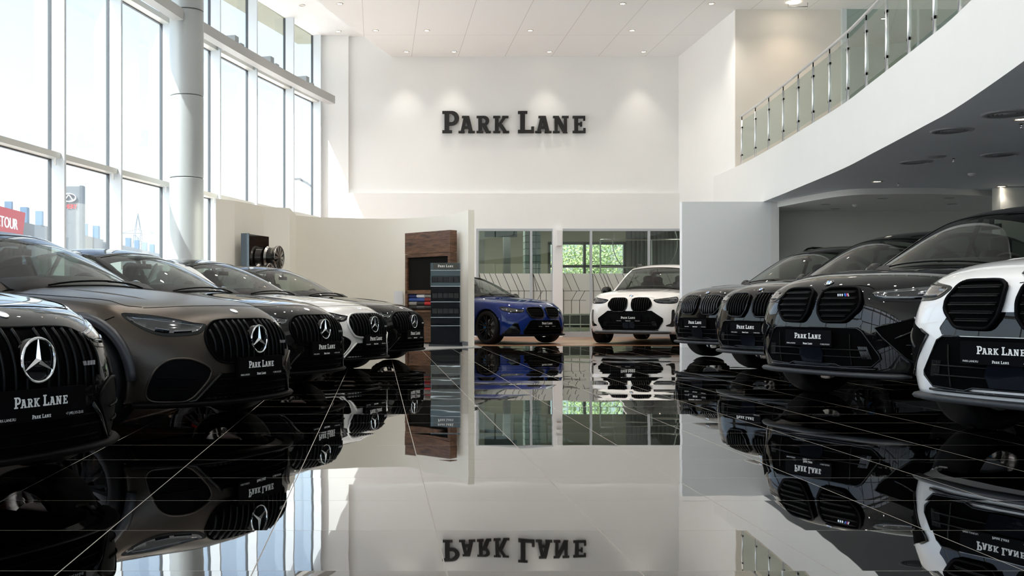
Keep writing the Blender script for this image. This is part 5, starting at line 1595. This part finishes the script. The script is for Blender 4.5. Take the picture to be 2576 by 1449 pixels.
    m = MB(); skin.patch(m, Hx, 0, .028, 1, .05, .03); m.build('sensor_cover', M_sensor, ci, autos=40)
    px_ = skin.hit(0, .56).x
    number_plate(root, px_ + .055, .56, O)
    m = MB(); m.box(px_ - .03, -.22, .50, px_ + .036, .22, .615); put(m, 'plate_bracket', M_black_satin)
    # splitter
    m = MB(); P = [skin.hit(-.82 + 1.64 * k / 30, .285, 0, .015) for k in range(31)]; P = [Vector((p.x, p.y, .262)) for p in P]
    m.tube(P, [.012] + [.024] * 29 + [.012], 8, up=(0, 0, 1), flat=1.8); put(m, 'splitter', M_split, smooth=True)
    m = MB(); P = [skin.hit(-.60 + 1.2 * k / 24, .315, 0, .012) for k in range(25)]; m.tube(P, .010, 6); put(m, 'lip_trim', M_black_gloss, smooth=True)
    h_ = skin.b.find_nearest(Vector((-.16, 0, 1.10)))
    n_ = h_[1] if h_[1].z > 0 else -h_[1]
    roundel(root, h_[0] + n_ * .004, .040, n_, O)
    m = MB(); P = [skin.hit(y, z, 0, .0005) for y, z in [(.50, .975), (.45, .995), (.36, 1.005), (.15, 1.005), (.05, .975), (0, .97)]]
    put(m.tube(P, .003, 5), 'hood_gap', M_black_matte)
    # black wheel-arch cladding
    if opts.get('clad', True):
        for s in (1, -1):
            for cx in (net['fx'], net['rx']):
                m = MB(); zc = net['wr'] + .01; P = []
                for k in range(30):
                    an = math.radians(-8 + 196 * k / 29); R = net['arch'] + .022
                    h_ = skin.b.ray_cast(Vector((cx + R * math.cos(an), 2 * s, zc + R * math.sin(an))), Vector((0, -s, 0)))
                    if h_[0] and abs(h_[0].y) > .6: P.append(h_[0])
                m.tube(P, .026, 8, up=(0, 1, 0)); put(m, 'arch_cladding', opts.get('cladmat', M_black_gloss), smooth=True)
    if opts.get('rails'):
        g = net['gh']
        for s in (1, -1):
            m = MB(); P = [Vector((g[i][2][0] + dx, (g[i][2][1] - .03) * s, g[i][2][2] + dz)) for i, dx, dz in ((2, -.12, .0), (2, -.3, .035), (3, 0, .04), (4, .1, .035), (4, -.1, .0))]
            m.tube(cr_interp(P, 4), .018, 8); put(m, 'roof_rail', M_black_gloss, smooth=True)
M_vane_l = principled('vane_satin', (.02, .02, .021), .25, .0, .3)
M_sensor = principled('sensor_blue_black', (.002, .003, .006), .3, coat=.15, spec=.05)
M_split = principled('splitter_plastic', (.012, .015, .019), .5)

def m5_face(root, put, skin, net, paint, opts, O):
    K = rounded([(.05, .765), (.11, .79), (.38, .785), (.44, .755), (.455, .70), (.41, .60), (.35, .567), (.12, .562), (.075, .585), (.045, .67)], .2)
    for s in (1, -1):
        m = MB(); skin.patch(m, K, 0, .006, s, .04, .03); o = put(m, 'kidney_grille', M_black_matte, autos=40)
        m = MB(); skin.rim(m, K, 0, .020, .012, s, 8); m.build('grille_frame', M_black_gloss, o, smooth=True)
        for z in (.60, .635, .67, .705, .735):
            sp = span(K, z, 1)
            if sp: m = MB(); skin.line(m, (sp[0] + .02, z), (sp[1] - .02, z), 0, .018, .004, s, 6); m.build('grille_bar', M_vane, o)
        a = math.radians(38)
        H = rounded([(.47, .735), (.62, .762), (.80, .790), (.98, .812), (1.0, .775), (.93, .715), (.78, .682), (.60, .672), (.50, .690)], .25)
        headlight(put, skin, H, a, s, [((.55, .70), (.75, .71), .007, 2), ((.78, .72), (.90, .745), .007, 2), ((.60, .745), (.90, .785), .003, 0)])
        a = math.radians(30)
        Sd = [(.66, .47), (.74, .46), (.90, .30), (.97, .26), (.97, .225), (.62, .225), (.60, .30)]
        m = MB(); skin.patch(m, Sd, a, .004, s, .05, .02); put(m, 'side_intake', M_black_gloss, autos=40)
    Cn = [(-.36, .52), (.36, .52), (.42, .50), (.56, .30), (.54, .225), (-.54, .225), (-.56, .30), (-.42, .50)]
    m = MB(); skin.patch(m, Cn, 0, .005, 1, .05, .02); ci = put(m, 'lower_intake', M_black_matte, autos=40)
    m = MB(); skin.rim(m, Cn, 0, .010, .008, 1, 8); m.build('intake_frame', M_black_gloss, ci, smooth=True)
    for z in (.28, .34): m = MB(); skin.line(m, (-.46, z), (.46, z), 0, .012, .005, 1, 14); m.build('intake_bar', M_vane, ci)
    number_plate(root, skin.hit(0, .44).x + .04, .44, O)
    m = MB(); x = skin.hit(0, .44).x; m.box(x - .03, -.2, .39, x + .021, .2, .49); put(m, 'plate_bracket', M_black_satin)
    m = MB(); P = [skin.hit(-.88 + 1.76 * k / 28, .225, 0, .015) for k in range(29)]; P = [Vector((p.x, p.y, .20)) for p in P]
    m.tube(P, .020, 8, up=(0, 0, 1), flat=2.0); put(m, 'splitter', M_black_satin, smooth=True)
    h_ = skin.b.ray_cast(Vector((-.17, 0, 3)), Vector((0, 0, -1))); n_ = h_[1] if h_[1].z > 0 else -h_[1]
    roundel(root, h_[0] + n_ * .003, .038, n_, O)

# paints
P_black = principled('black_car_paint', (.0035, .0032, .0028), .3, 0, 1.0, spec=.0, cior=1.42)
P_black2 = principled('deep_black_car_paint', (.0025, .0025, .003), .3, 0, 1.0, spec=.0, cior=1.42)
P_grey = principled('matte_brown_grey_paint', (.055, .046, .038), .33, .85, 0)
P_white = principled('white_car_paint', (.74, .74, .74), .3, 0, 1.0)
P_white2 = principled('warm_white_car_paint', (.80, .77, .74), .3, 0, 1.0)
P_silver = principled('pale_grey_car_paint', (.50, .50, .49), .28, .25, 1.0)
P_blue = principled('deep_blue_car_paint', (.005, .018, .12), .3, 0, 1.0, spec=.0, cior=1.42)

hL = (.883, -.469); hR = (-.927, -.375)
ML = [((-1.46, 4.59), P_black, 'glossy black sports car with a large silver star badge, nearest in the left row', dict(rim=M_rim_silver)),
      ((-.84, 7.5), P_grey, 'matte brown-grey coupe with a silver star badge, second in the left row', dict(rim=M_rim_dark, claw=P_grey, flare=True)),
      ((-.53, 10.6), P_black, 'glossy black coupe with a star badge between the brown-grey coupe and the pale grey one', dict()),
      ((-.05, 13.2), P_silver, 'pale grey-white sports car with a black star-badged grille in the left row', dict(claw=P_silver, blade=P_silver, frame=P_silver, roof=M_black_gloss)),
      ((.52, 15.7), P_black, 'glossy black sports car furthest back in the left row, before the curved wall', dict())]
for p, pt, lab, op in ML: build_car('merc', 'car', p, hL, pt, lab, 'car', 'star-badged cars in the left row', op)
RL = [('suv', (3.62, 6.2), P_white, 'white sport utility vehicle with black kidney grille, nearest at the right edge', dict(style='m', roof=M_black_gloss)),
      ('suv', (3.75, 9.3), P_black2, 'black sport utility vehicle with wide horizontal-bar kidney grille, second in the right row', dict(style='m')),
      ('suv', (4.51, 13.1), P_black, 'black sport utility vehicle with vertical-bar kidney grille, third in the right row', dict(style='v', rails=False, dim=True)),
      ('suv', (4.93, 16.6), P_black, 'black sport utility vehicle with vertical grille bars and roof rails, furthest in right row', dict(style='v', rails=True))]
for kd, p, pt, lab, op in RL: build_car(kd, 'suv_car', p, hR, pt, lab, 'car', 'kidney-grille cars in the right row', op)
build_car('x6', 'suv_car', (5.27, 22.6), (-.50, -.866), P_white2, 'white sport utility vehicle on the wooden floor in front of the glass wall', 'car', None, dict(style='v', mask=False, dim=True, rails=True, clad=True, cladmat=P_white2, z=.004))
build_car('m5', 'car', (3.58, 22.86), (.588, -.809), P_blue, 'dark blue sports saloon beside the end of the curved wall', 'car', None, dict(mask=True, z=.004, roof=M_black_gloss))
